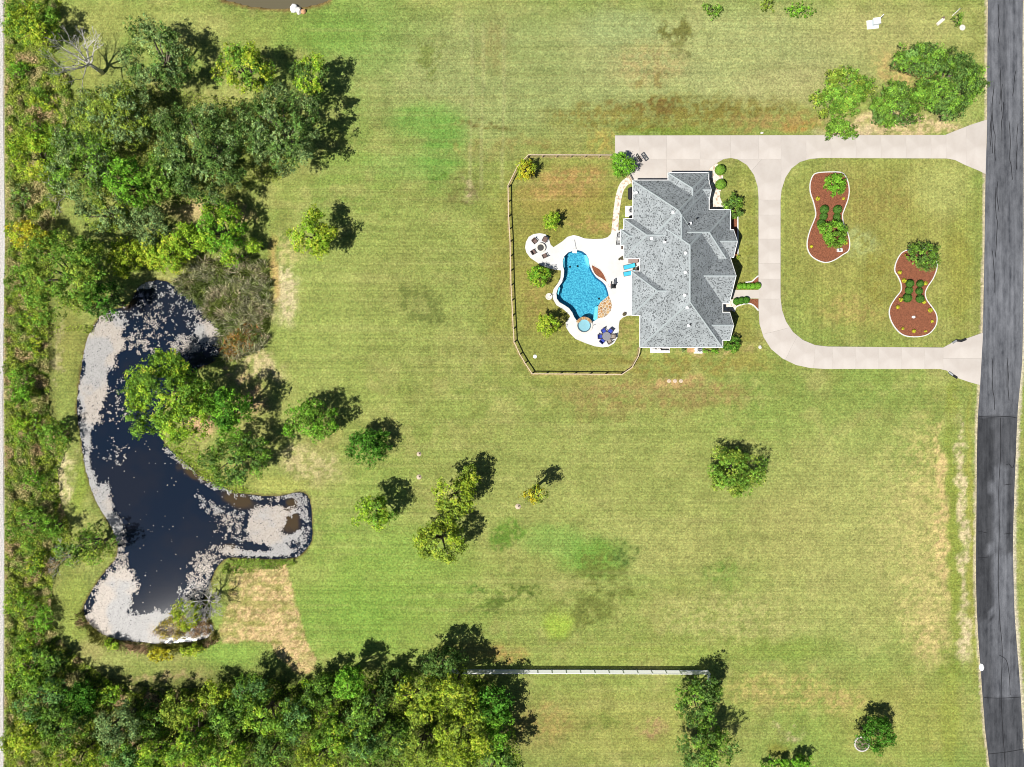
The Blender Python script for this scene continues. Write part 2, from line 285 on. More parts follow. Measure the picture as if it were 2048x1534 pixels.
SPOTS = [  # cx, cy, rx, ry, rot, colour, strength, raggedness
 (1050, 150, 330, 150, 0, (170, 182, 118), .65, .5), (1480, 110, 290, 110, 0, (184, 190, 128), .7, .5), (1780, 60, 170, 60, 0, (194, 190, 120), .6, .5), (1600, 170, 120, 45, 0, (196, 190, 128), .5, .6), (1240, 60, 90, 45, 0, (168, 186, 122), .6, .6),
 (1300, 130, 80, 40, 0, (190, 172, 112), .45, .9), (1400, 225, 200, 32, 0, (140, 132, 58), .75, .8), (1240, 245, 130, 22, 0, (146, 140, 62), .6, .8), (1560, 245, 90, 18, 0, (176, 152, 84), .6, .8), (1330, 262, 90, 8, 0, (120, 150, 40), .6, .6), (1300, 215, 80, 10, 0, (130, 105, 50), .5, 1),
 (1160, 225, 70, 14, 0, (150, 140, 68), .5, .8), (1060, 285, 70, 14, 0, (158, 146, 80), .5, .9), (1200, 290, 34, 24, 0, (196, 176, 84), .5, .9),
 (1350, 60, 32, 22, 0, (120, 122, 58), .7, 1.3), (1305, 150, 26, 22, 0, (150, 132, 70), .6, 1.3), (1345, 85, 30, 18, 0, (118, 118, 60), .5, 1.4),
 (740, 60, 110, 80, 0, (142, 178, 84), .55, .7), (660, 60, 90, 50, 0, (126, 172, 62), .6, .6), (860, 110, 20, 32, 0, (124, 142, 60), .55, 1.2), (885, 300, 45, 75, -.3, (112, 172, 58), .75, .5), (850, 240, 75, 35, 0, (118, 172, 62), .7, .6), (800, 330, 70, 30, 0, (132, 178, 78), .5, .6), (880, 355, 14, 18, 0, (100, 140, 45), .6, 1),
 (985, 90, 32, 60, 0, (162, 154, 92), .4, .9), (975, 250, 60, 9, 0, (122, 116, 58), .6, 1), (965, 305, 70, 14, 0, (150, 142, 74), .4, 1.1),
 (935, 378, 40, 34, .4, (128, 138, 66), .6, 1), (938, 378, 14, 20, .3, (196, 178, 138), .85, .9), (930, 395, 40, 9, .2, (120, 118, 62), .5, 1.1),
 (843, 610, 46, 36, .3, (76, 96, 34), .95, 1.5), (842, 606, 20, 15, 0, (158, 160, 92), .6, 1.2),
 (810, 560, 190, 170, 0, (160, 172, 88), .5, .5), (990, 600, 20, 160, 0, (148, 150, 72), .4, .8), (640, 640, 90, 180, 0, (168, 186, 92), .6, .5),
 (1130, 400, 110, 40, 0, (168, 150, 74), .75, .7), (1130, 520, 150, 240, 0, (160, 152, 66), .7, .6), (1145, 355, 80, 22, 0, (186, 150, 84), .55, .9), (1120, 385, 70, 18, 0, (190, 156, 88), .5, .9), (1190, 450, 50, 10, 0, (190, 160, 90), .5, .9), (1100, 700, 80, 30, 0, (152, 160, 74), .7, .6), (1070, 600, 30, 60, 0, (168, 152, 80), .5, .9), (1245, 660, 22, 45, 0, (182, 168, 96), .55, .9), (1090, 470, 50, 35, 0, (148, 150, 60), .5, .6),
 (1360, 730, 200, 22, 0, (158, 150, 72), .6, .8), (1290, 790, 160, 35, 0, (166, 142, 82), .55, .9), (1420, 790, 90, 22, 0, (168, 148, 88), .5, 1), (1200, 820, 60, 16, 0, (150, 132, 74), .4, 1.2), (1350, 763, 42, 13, 0, (208, 172, 112), .85, .8), (1490, 690, 40, 45, .5, (160, 152, 70), .6, .6), (1440, 705, 90, 6, 0, (192, 170, 112), .6, .8),
 (1760, 500, 210, 190, 0, (172, 170, 84), .75, .4), (1640, 430, 80, 80, 0, (166, 166, 82), .5, .7), (1880, 380, 62, 50, 0, (190, 196, 110), .75, .4), (1740, 400, 90, 60, 0, (160, 150, 74), .5, .8), (1760, 560, 40, 90, 0, (156, 152, 66), .5, .8), (1700, 620, 60, 30, 0, (186, 170, 94), .5, .9), (1920, 560, 26, 110, 0, (164, 160, 62), .5, .6), (1725, 490, 34, 34, 0, (178, 188, 118), .5, 1),
 (1480, 520, 34, 190, 0, (164, 164, 74), .7, .5), (1500, 460, 12, 130, 0, (148, 156, 62), .5, .5),
 (1230, 1000, 380, 170, 0, (170, 178, 96), .6, .5), (1700, 1080, 190, 240, 0, (186, 188, 110), .65, .5), (1330, 1090, 140, 60, 0, (186, 186, 108), .55, .7), (1460, 1240, 160, 60, 0, (188, 188, 112), .55, .8), (1570, 1060, 80, 80, 0, (182, 180, 104), .5, .7),
 (1190, 1115, 68, 40, .15, (110, 164, 46), .8, .6), (1110, 1080, 70, 30, 0, (134, 182, 72), .6, .6), (1205, 1150, 60, 42, 0, (118, 132, 54), .6, 1.3), (1010, 1068, 34, 26, .5, (112, 150, 48), .85, .8), (1010, 1195, 70, 13, .4, (104, 126, 48), .75, 1.4), (960, 1185, 18, 14, 0, (92, 124, 46), .8, 1.3), (1170, 1225, 70, 36, .3, (118, 128, 54), .55, 1.3), (1116, 1252, 28, 28, 0, (172, 202, 62), .8, .4), (1440, 1150, 36, 26, 0, (122, 154, 60), .6, 1), (1250, 1105, 20, 16, 0, (96, 124, 50), .7, 1.4),
 (780, 1180, 180, 130, 0, (146, 182, 70), .7, .4), (700, 1240, 110, 70, 0, (132, 176, 60), .6, .5), (960, 1300, 90, 22, 0, (178, 166, 88), .5, .7), (1010, 1310, 40, 14, 0, (196, 160, 88), .5, .8), (740, 1000, 80, 90, 0, (150, 180, 76), .5, .6),
 (1230, 1450, 260, 70, 0, (176, 176, 90), .6, .5), (1090, 1450, 60, 40, 0, (194, 172, 96), .55, .8), (1380, 1300, 260, 28, 0, (152, 170, 72), .5, .5), (1190, 1450, 40, 20, .3, (130, 148, 60), .5, 1.2), (1310, 1460, 26, 14, 0, (178, 152, 100), .6, 1), (1570, 1380, 120, 40, 0, (194, 180, 104), .55, .8), (1580, 1468, 30, 10, -.2, (206, 192, 146), .7, 1), (1800, 1440, 150, 90, 0, (178, 178, 88), .5, .5), (1580, 1300, 100, 22, 0, (138, 166, 60), .5, .6), (1560, 1500, 22, 12, 0, (140, 140, 50), .7, .7), (1690, 1400, 40, 24, 0, (206, 184, 112), .5, 1.1),
 (1858, 1060, 46, 200, .04, (206, 194, 120), .5, .95), (1800, 1080, 60, 160, 0, (196, 190, 116), .4, .95), (1885, 1050, 11, 185, .045, (222, 198, 132), .7, .95), (1862, 1270, 40, 55, 0, (218, 200, 130), .7, 1.1), (1848, 1200, 46, 60, 0, (206, 196, 122), .6, 1.1), (1926, 1060, 9, 200, .04, (226, 210, 164), .8, .95), (1927, 1280, 13, 40, -.1, (228, 212, 166), .8, .95), (1906, 1080, 11, 260, .035, (148, 164, 58), .8, .5), (1900, 1320, 24, 30, 0, (134, 154, 60), .6, .8), (1942, 1050, 6, 280, .02, (178, 178, 76), .7, .5), (1900, 1430, 20, 110, 0, (158, 170, 66), .6, .5), (1905, 790, 14, 40, 0, (150, 162, 60), .6, .6),
 (572, 590, 26, 55, 0, (226, 212, 164), .9, 1), (548, 545, 8, 70, 0, (208, 172, 104), .75, .6), (585, 500, 26, 30, 0, (206, 196, 128), .6, 1), (525, 735, 46, 24, -.5, (216, 200, 148), .75, 1.1), (470, 755, 30, 12, 0, (214, 184, 138), .7, 1), (400, 845, 30, 26, 0, (226, 188, 140), .95, .5), (500, 800, 30, 30, 0, (196, 160, 122), .6, .8), (390, 415, 60, 24, 0, (222, 196, 140), .9, .6), (470, 430, 40, 20, 0, (214, 188, 134), .8, .8),
 (625, 930, 60, 34, -.3, (208, 196, 138), .7, .9), (560, 970, 60, 20, 0, (190, 194, 96), .6, .7), (650, 870, 30, 20, 0, (196, 190, 110), .5, .9), (120, 700, 8, 60, 0, (222, 208, 160), .8, 1.2), (140, 680, 30, 80, 0, (156, 158, 76), .7, .6), (128, 960, 14, 55, -.12, (226, 212, 160), .9, 1), (165, 960, 16, 70, -.2, (158, 182, 62), .8, .4),
 (150, 1215, 28, 70, 0, (160, 176, 76), .8, .4), (250, 1310, 130, 26, .2, (176, 182, 104), .6, .6), (330, 1355, 90, 9, .03, (206, 186, 128), .6, .8), (450, 1305, 90, 26, -.15, (146, 184, 72), .8, .4), (180, 1300, 26, 26, 0, (188, 176, 112), .6, .7),
 (1800, 250, 130, 26, 0, (226, 202, 152), .85, .8), (1690, 268, 60, 14, 0, (230, 212, 176), .7, .7), (1820, 150, 80, 40, -.5, (206, 180, 112), .6, .8), (1600, 255, 40, 12, 0, (184, 150, 70), .6, .8), (1935, 190, 40, 70, 0, (178, 190, 104), .6, .5),
 (200, 40, 120, 40, 0, (178, 182, 96), .6, .6), (170, 130, 40, 60, 0, (166, 172, 84), .7, .6), (380, 50, 90, 30, 0, (186, 190, 108), .6, .6),
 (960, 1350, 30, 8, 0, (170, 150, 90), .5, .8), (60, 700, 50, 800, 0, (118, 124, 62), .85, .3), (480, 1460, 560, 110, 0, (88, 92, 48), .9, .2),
]
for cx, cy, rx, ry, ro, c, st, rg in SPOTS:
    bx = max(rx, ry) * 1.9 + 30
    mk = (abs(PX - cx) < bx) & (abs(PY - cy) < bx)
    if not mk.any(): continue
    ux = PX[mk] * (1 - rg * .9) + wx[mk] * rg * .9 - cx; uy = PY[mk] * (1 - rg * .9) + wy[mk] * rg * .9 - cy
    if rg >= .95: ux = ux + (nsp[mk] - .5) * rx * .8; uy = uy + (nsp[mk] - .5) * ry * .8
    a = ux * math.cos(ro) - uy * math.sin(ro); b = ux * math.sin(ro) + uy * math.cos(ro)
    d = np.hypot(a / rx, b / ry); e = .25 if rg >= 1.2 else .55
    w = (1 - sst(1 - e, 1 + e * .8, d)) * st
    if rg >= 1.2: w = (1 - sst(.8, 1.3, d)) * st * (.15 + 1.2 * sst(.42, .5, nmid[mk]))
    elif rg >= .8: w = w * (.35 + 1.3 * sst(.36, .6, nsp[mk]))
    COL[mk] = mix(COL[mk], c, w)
# straw field south of the pond
STRAW = [(455, 1125), (500, 1135), (575, 1128), (585, 1165), (592, 1200), (602, 1240), (618, 1285), (636, 1320), (632, 1345), (590, 1350), (552, 1312), (540, 1290), (500, 1284), (445, 1290), (430, 1270), (455, 1210)]
sd = pdist(wx * .2 + PX * .8, wy * .2 + PY * .8, STRAW); si = inpoly(wx * .2 + PX * .8, wy * .2 + PY * .8, STRAW)
sw = si * sst(0, 5, sd)
COL = mix(COL, (232, 200, 144), sw * (.55 + .75 * sst(.38, .6, nsp)) * (.35 + .65 * sst(430, 560, PX + (PY - 1130) * .25)))
COL = mix(COL, (160, 140, 84), si * sst(.56, .72, fbm(PX / 4, PY / 4, 23, 2)) * .7)
COL = mix(COL, (150, 158, 70), si * sst(.52, .66, fbm(PX / 30, PY / 9, 21)) * .6 * (PY < 1300))
# stripes of the mower, dry tufts, road shoulders, soil under the fence
COL = mix(COL, (192, 190, 116), sst(.56, .72, nx) * .22 * (PX > 600) * (PX < 1560))
COL = mix(COL, (128, 138, 66), sst(.55, .72, fbm(PX / 260, PY / 7, 16)) * .22 * (PX > 600) * (PX < 1700))
for tx in (946, 1010, 968):
    COL = mix(COL, (188, 188, 128), (abs(PX - tx + 6 * (PY / 380)) < 3.2) * (PY > 45) * (PY < 380) * .35)
rw = pdist(PX, PY, ROADW, False); re_ = pdist(PX, PY, ROADE, False)
COL = mix(COL, (228, 212, 186), (1 - sst(2.5, 6, rw + (nsp - .5) * 5)) * .9)
COL = mix(COL, (232, 220, 200), (1 - sst(3, 9, re_ + (nsp - .5) * 7)) * .9)
COL = mix(COL, (206, 190, 120), (PX > 2052) * .5)
FP = [((p[0] - 1024) * .99 + 1024, 767 - (767 - p[1]) * .99) for p in FENCE]
COL = mix(COL, (202, 172, 120), (1 - sst(.5, 3.2, pdist(PX, PY, FP, False) + (nsp - .5) * 3)) * .8)
pdm = pdist(PX, PY, POND); pin = inpoly(PX, PY, POND)
pdm2 = pdist(PX, PY, POND2); pin2 = inpoly(PX, PY, POND2)
COL = mix(COL, (120, 98, 62), (1 - sst(1, 6, pdm + (nsp - .5) * 6)) * .8 * (~pin))
COL = mix(COL, (150, 112, 72), (1 - sst(2, 11, pdm2 + (nsp - .5) * 8)) * .8 * (~pin2))
COL = mix(COL, (60, 48, 30), (pin | pin2) * 1.0)
COL = mix(COL, (210, 200, 190), (PX < 9 + 4 * (n3 - .5)) * .95)
COL *= np.array([1.02, 1.0, .90]) * .985 * (.82 + .36 * n3)[..., None] * (.9 + .2 * nsp)[..., None]
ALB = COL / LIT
Z = np.zeros(gs) + .05 * (n2 - .5) * ((PX > -50) & (PX < 2150)) - .03
inner = (PX > 1200) & (PX < 1990) & (PY > 230) & (PY < 780)
Z = np.where(inner, -.03, Z)
for ins, dm in ((pin, pdm), (pin2, pdm2)):
    d = dm / S
    Z = np.where(ins, -.35 - np.minimum(d * .55, 1.6), np.where(d < 1.6, -.35 + (.32) * sst(0, 1.6, d) + Z * sst(0, 1.6, d), Z))
pooli = inpoly(PX, PY, POOL) | (pdist(PX, PY, POOL) < 4.2) | (np.hypot(PX - 1168, PY - 651) < 13)
Z = np.where(pooli, -3.2, Z)
ny_, nx_ = gs
idx = np.arange(nx_ * ny_).reshape(gs)
F = np.stack([idx[:-1, :-1], idx[:-1, 1:], idx[1:, 1:], idx[1:, :-1]], -1).reshape(-1, 4)
me = bpy.data.meshes.new('ground'); nv = nx_ * ny_; nf = len(F)
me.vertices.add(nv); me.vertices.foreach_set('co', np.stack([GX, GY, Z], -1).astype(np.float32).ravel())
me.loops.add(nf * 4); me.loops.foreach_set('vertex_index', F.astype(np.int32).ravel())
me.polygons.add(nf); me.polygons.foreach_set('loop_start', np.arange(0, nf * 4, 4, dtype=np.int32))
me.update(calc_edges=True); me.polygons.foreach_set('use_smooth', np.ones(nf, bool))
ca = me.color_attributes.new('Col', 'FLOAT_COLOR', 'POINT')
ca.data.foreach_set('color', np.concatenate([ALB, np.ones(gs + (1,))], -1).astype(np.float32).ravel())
vst = ((PX > 1560) & (PY > 318) & (PY < 692)) | ((PX > 1470) & (PX < 1518) & (PY > 330) & (PY < 640))
at = me.attributes.new('Stripe', 'FLOAT', 'POINT'); at.data.foreach_set('value', vst.astype(np.float32).ravel())
m, nt, n, l, b = mat_new('lawn')
a1 = n.new('ShaderNodeAttribute'); a1.attribute_name = 'Col'; a2 = n.new('ShaderNodeAttribute'); a2.attribute_name = 'Stripe'
tc = n.new('ShaderNodeTexCoord')
def noise(scale, detail=3, vec=None, rough=.6):
    t = n.new('ShaderNodeTexNoise'); t.inputs['Scale'].default_value = scale; t.inputs['Detail'].default_value = detail; t.inputs['Roughness'].default_value = rough
    l.new(vec if vec else tc.outputs['Object'], t.inputs['Vector']); return t
def mapping(sx, sy):
    t = n.new('ShaderNodeMapping'); t.inputs['Scale'].default_value = (sx, sy, 1); l.new(tc.outputs['Object'], t.inputs['Vector']); return t.outputs[0]
def math_(op, a, bb):
    t = n.new('ShaderNodeMath'); t.operation = op
    for i, q in enumerate((a, bb)):
        if isinstance(q, (int, float)): t.inputs[i].default_value = q
        else: l.new(q, t.inputs[i])
    return t.outputs[0]
def mrange(v, a, bb, c, d):
    t = n.new('ShaderNodeMapRange'); l.new(v, t.inputs[0])
    for i, q in enumerate((a, bb, c, d)): t.inputs[i + 1].default_value = q
    return t.outputs[0]
g1 = noise(2.6, 4, None, .9); g2 = noise(1.1, 3); sh = noise(1, 3, mapping(.018, 3.0), .75); sv = noise(1, 3, mapping(2.6, .02), .75)
smx = n.new('ShaderNodeMix'); l.new(a2.outputs['Fac'], smx.inputs[0]); l.new(sh.outputs['Fac'], smx.inputs[2]); l.new(sv.outputs['Fac'], smx.inputs[3])
f1 = mrange(g1.outputs['Fac'], .32, .68, .66, 1.34); f2 = mrange(g2.outputs['Fac'], .3, .7, .93, 1.07); f3 = mrange(smx.outputs[0], .3, .7, .84, 1.16)
vc = n.new('ShaderNodeTexVoronoi'); vc.inputs['Scale'].default_value = 4.0; l.new(tc.outputs['Object'], vc.inputs['Vector'])
sx_ = n.new('ShaderNodeSeparateColor'); l.new(vc.outputs['Color'], sx_.inputs[0]); f4 = mrange(sx_.outputs[0], 0, 1, .78, 1.22)
ff = math_('MULTIPLY', math_('MULTIPLY', math_('MULTIPLY', f1, f2), f3), f4)
vm = n.new('ShaderNodeVectorMath'); vm.operation = 'SCALE'; l.new(a1.outputs['Color'], vm.inputs[0]); l.new(ff, vm.inputs['Scale'])
hs = n.new('ShaderNodeHueSaturation'); hs.inputs['Saturation'].default_value = .93; l.new(mrange(noise(2.3, 3).outputs['Fac'], .3, .7, .485, .515), hs.inputs['Hue']); l.new(vm.outputs[0], hs.inputs['Color'])
l.new(hs.outputs[0], b.inputs['Base Color']); b.inputs['Roughness'].default_value = .95; b.inputs['Specular IOR Level'].default_value = .08
bp = n.new('ShaderNodeBump'); bp.inputs['Strength'].default_value = .5; bp.inputs['Distance'].default_value = .12; l.new(g1.outputs['Fac'], bp.inputs['Height']); l.new(bp.outputs[0], b.inputs['Normal'])
me.materials.append(m); tag(link('ground', me), kind='structure')

# ------------------------------------------------------------------ pond water and floating scum
def water_mesh(poly, z, name, pad):
    c = np.mean(poly, 0)
    out = [(p[0] + (p[0] - c[0]) / (np.hypot(p[0] - c[0], p[1] - c[1]) + 1e-6) * pad, p[1] + (p[1] - c[1]) / (np.hypot(p[0] - c[0], p[1] - c[1]) + 1e-6) * pad) for p in poly]
    xs = np.arange(min(p[0] for p in out) - 6, max(p[0] for p in out) + 6, 5.0); ys = np.arange(min(p[1] for p in out) - 6, max(p[1] for p in out) + 6, 5.0)
    X, Y = np.meshgrid(xs, ys); ins = inpoly(X, Y, out) | (pdist(X, Y, poly) < pad); I = np.arange(X.size).reshape(X.shape)
    keep = ins[:-1, :-1] | ins[1:, :-1] | ins[:-1, 1:] | ins[1:, 1:]
    Fq = np.stack([I[:-1, :-1], I[1:, :-1], I[1:, 1:], I[:-1, 1:]], -1)[keep]
    v = np.stack([(X - 1024) / S * (CAM_H - z) / CAM_H, (767 - Y) / S * (CAM_H - z) / CAM_H, np.full(X.shape, z)], -1).reshape(-1, 3)
    me = bpy.data.meshes.new(name); me.from_pydata(v.tolist(), [], Fq.reshape(-1, 4).tolist()); me.update()
    return me, X, Y
def water_mat(name, deep, shallow):
    m, nt, n, l, b = mat_new(name); at = n.new('ShaderNodeAttribute'); at.attribute_name = 'Murk'
    mx = n.new('ShaderNodeMix'); mx.data_type = 'RGBA'; l.new(at.outputs['Fac'], mx.inputs[0]); mx.inputs[6].default_value = (*deep, 1); mx.inputs[7].default_value = (*shallow, 1)
    l.new(mx.outputs[2], b.inputs['Base Color']); b.inputs['Roughness'].default_value = .06; b.inputs['IOR'].default_value = 1.33
    tc = n.new('ShaderNodeTexCoord'); nz = n.new('ShaderNodeTexNoise'); nz.inputs['Scale'].default_value = 3; l.new(tc.outputs['Object'], nz.inputs['Vector'])
    bp = n.new('ShaderNodeBump'); bp.inputs['Strength'].default_value = .06; bp.inputs['Distance'].default_value = .05; l.new(nz.outputs['Fac'], bp.inputs['Height']); l.new(bp.outputs[0], b.inputs['Normal'])
    return m
wme, WX, WY = water_mesh(POND, -.36, 'pond_water', 8)
murk = .10 * sst(.4, .7, fbm(WX / 70, WY / 70, 33))
for cx, cy, rx, ry, a in ((395, 950, 45, 12, .5), (480, 1000, 40, 18, .35), (580, 1040, 24, 30, 0), (585, 1005, 16, 10, 0), (460, 1095, 14, 8, 0), (250, 600, 22, 22, 0), (270, 560, 30, 20, 0)):
    ux, uy = WX - cx, WY - cy; p = ux * math.cos(a) + uy * math.sin(a); q = -ux * math.sin(a) + uy * math.cos(a)
    murk = np.maximum(murk, 1 - sst(.5, 1.2, np.hypot(p / rx, q / ry) + (fbm(WX / 14, WY / 14, 31) - .5) * .9))
at = wme.attributes.new('Murk', 'FLOAT', 'POINT'); at.data.foreach_set('value', murk.astype(np.float32).ravel())
wme.materials.append(water_mat('pond_water', (.0065, .0125, .026), (.055, .038, .02)))
tag(link('pond_water', wme), 'dark blue pond with pale floating scum along its banks', 'pond', kind='structure')
wme2, W2X, W2Y = water_mesh(POND2, -.36, 'pond_water', 6)
at = wme2.attributes.new('Murk', 'FLOAT', 'POINT'); at.data.foreach_set('value', np.ones(W2X.size, np.float32) * .9)
wme2.materials.append(water_mat('muddy_water', (.06, .055, .03), (.12, .105, .065)))
tag(link('pond_water', wme2), 'tip of a muddy green pond at the top edge', 'pond', kind='structure')

# floating pads: one flat fleck each, too many to count
def pond_pads():
    rng = np.random.default_rng(5)
    xs, ys = np.meshgrid(np.arange(145, 630, 1.45), np.arange(555, 1295, 1.45)); x = xs.ravel() + rng.uniform(-1, 1, xs.size); y = ys.ravel() + rng.uniform(-1, 1, xs.size)
    ins = inpoly(x, y, POND); x, y = x[ins], y[ins]
    den = np.zeros(x.size)
    wd = pdist(x, y, POND)
    def blob(cx, cy, rx, ry, a, v, soft=.5):
        ux, uy = x - cx, y - cy; p = ux * math.cos(a) + uy * math.sin(a); q = -ux * math.sin(a) + uy * math.cos(a)
        d = np.hypot(p / rx, q / ry) + (fbm(x / 22, y / 22, 41) - .5) * .7
        np.maximum(den, v * (1 - sst(1 - soft, 1 + soft * .6, d)), out=den)
    blob(205, 690, 42, 70, .35, 1.1, .35); blob(188, 780, 30, 80, .12, 1.1, .35); blob(172, 850, 16, 60, .0, 1.0, .5); blob(176, 930, 9, 70, -.18, .95, .6); blob(205, 1000, 20, 70, -.3, 1.05, .35); blob(228, 1050, 18, 50, -.35, 1.0, .5); blob(240, 1110, 14, 60, .0, .85, .6)
    blob(225, 1200, 45, 70, .35, 1.15, .3); blob(215, 1245, 50, 40, .4, 1.2, .3); blob(300, 1255, 90, 36, .0, 1.15, .3); blob(390, 1245, 50, 45, .0, 1.0, .4); blob(385, 1180, 24, 40, .5, .9, .6); blob(410, 1130, 30, 26, -.5, .9, .6)
    blob(548, 1058, 66, 52, .0, 1.15, .3); blob(520, 1100, 90, 16, .0, 1.05, .4); blob(580, 1000, 45, 16, .1, .9, .6); blob(600, 1060, 24, 56, .0, .9, .6); blob(470, 1050, 36, 30, .5, .5, .7); blob(430, 1020, 44, 12, .6, .42, .7)
    blob(385, 600, 60, 40, .6, .3, .8); blob(420, 665, 40, 34, .5, .95, .5); blob(330, 580, 60, 16, .3, .35, .8); blob(300, 640, 60, 50, .0, .2, .8); blob(370, 690, 40, 18, -.1, .85, .5); blob(290, 570, 22, 12, .0, 1, .5); blob(275, 690, 36, 16, .3, .7, .6)
    blob(360, 920, 50, 9, .7, .9, .5); blob(430, 970, 46, 9, .45, .85, .5); blob(500, 993, 34, 6, .15, .7, .5); blob(230, 800, 40, 60, .0, .12, .9); blob(225, 900, 36, 30, .0, .14, .9)
    for cx, cy, rx, ry, a in ((590, 1045, 20, 16, .6), (578, 1005, 18, 9, 0), (500, 1092, 40, 9, .1), (575, 1062, 16, 10, 0), (205, 870, 8, 26, 0), (200, 950, 9, 22, 0), (205, 900, 7, 20, .2)):
        ux, uy = x - cx, y - cy; p = ux * math.cos(a) + uy * math.sin(a); q = -ux * math.sin(a) + uy * math.cos(a)
        den[:] = den * sst(.6, 1.25, np.hypot(p / rx, q / ry) + (fbm(x / 9, y / 9, 43) - .5) * 1.1)
    nz = fbm(x / 7, y / 7, 47, 3)
    pr = np.clip((nz - .5) * 2.4 + den * 1.05 - .06, 0, 1) * (den > .04)
    k = rng.random(x.size) < np.where(den > .95, np.maximum(pr, np.where(y > 1130, .93, .8)), pr ** 1.5)
    k |= (rng.random(x.size) < .0025)
    x, y = x[k], y[k]; z = -.352
    gx_, gy_ = (x - 1024) / S * (CAM_H - z) / CAM_H, (767 - y) / S * (CAM_H - z) / CAM_H
    N = x.size; th = rng.uniform(0, 6.28, N); dn = den[k]; r = np.where(dn > .9, rng.uniform(.1, .2, N), rng.uniform(.04, .15, N)); V = np.zeros((N, 4, 3))
    for j in range(4):
        a = th + j * math.pi / 2 + rng.uniform(-.4, .4, N); rr = r * rng.uniform(.7, 1.25, N)
        V[:, j, 0] = gx_ + np.cos(a) * rr; V[:, j, 1] = gy_ + np.sin(a) * rr; V[:, j, 2] = z + rng.uniform(0, .02, N)
    warm = sst(.45, .6, fbm(x / 60, y / 60, 51))[:, None]
    col = (np.array([.37, .36, .35]) * (1 - warm) + np.array([.43, .385, .34]) * warm) * np.where(dn > .9, rng.uniform(.82, 1.1, N), rng.uniform(.6, 1.2, N))[:, None] * np.where(y > 1130, 1.22, 1.0)[:, None]
    mt = make_leaf('pond_scum', .05)
    o = quads_mesh('pond_scum', V, col, mt); tag(o, 'pale scum and floating pads on the dark pond', 'pond scum', kind='stuff')
pond_pads()

# ------------------------------------------------------------------ road, gravel track, drive, walks
def asphalt():
    m, nt, n, l, b = mat_new('asphalt'); tc = n.new('ShaderNodeTexCoord')
    def nz(sx, sy, det=4, ro=.6):
        mp = n.new('ShaderNodeMapping'); mp.inputs['Scale'].default_value = (sx, sy, 1); l.new(tc.outputs['Object'], mp.inputs[0])
        t = n.new('ShaderNodeTexNoise'); t.inputs['Scale'].default_value = 1; t.inputs['Detail'].default_value = det; t.inputs['Roughness'].default_value = ro; l.new(mp.outputs[0], t.inputs[0]); return t.outputs['Fac']
    r = n.new('ShaderNodeValToRGB'); e = r.color_ramp.elements; e[0].position = .34; e[0].color = (.034, .036, .042, 1); e[1].position = .64; e[1].color = (.155, .16, .17, 1)
    q = e.new(.46); q.color = (.088, .092, .1, 1)
    mx = n.new('ShaderNodeMix'); mx.inputs[0].default_value = .5; l.new(nz(1.3, .06), mx.inputs[2]); l.new(nz(.9, .35, 6, .7), mx.inputs[3])
    l.new(mx.outputs[0], r.inputs[0])
    fine = nz(7, 7, 2); mr = n.new('ShaderNodeMapRange'); l.new(fine, mr.inputs[0]); mr.inputs[3].default_value = .7; mr.inputs[4].default_value = 1.3
    at = n.new('ShaderNodeAttribute'); at.attribute_name = 'Col'
    vm = n.new('ShaderNodeVectorMath'); vm.operation = 'SCALE'; l.new(r.outputs[0], vm.inputs[0]); l.new(mr.outputs[0], vm.inputs['Scale'])
    v2 = n.new('ShaderNodeVectorMath'); v2.operation = 'MULTIPLY'; l.new(vm.outputs[0], v2.inputs[0]); l.new(at.outputs['Color'], v2.inputs[1])
    l.new(v2.outputs[0], b.inputs['Base Color']); b.inputs['Roughness'].default_value = .9; b.inputs['Specular IOR Level'].default_value = .15
    return m
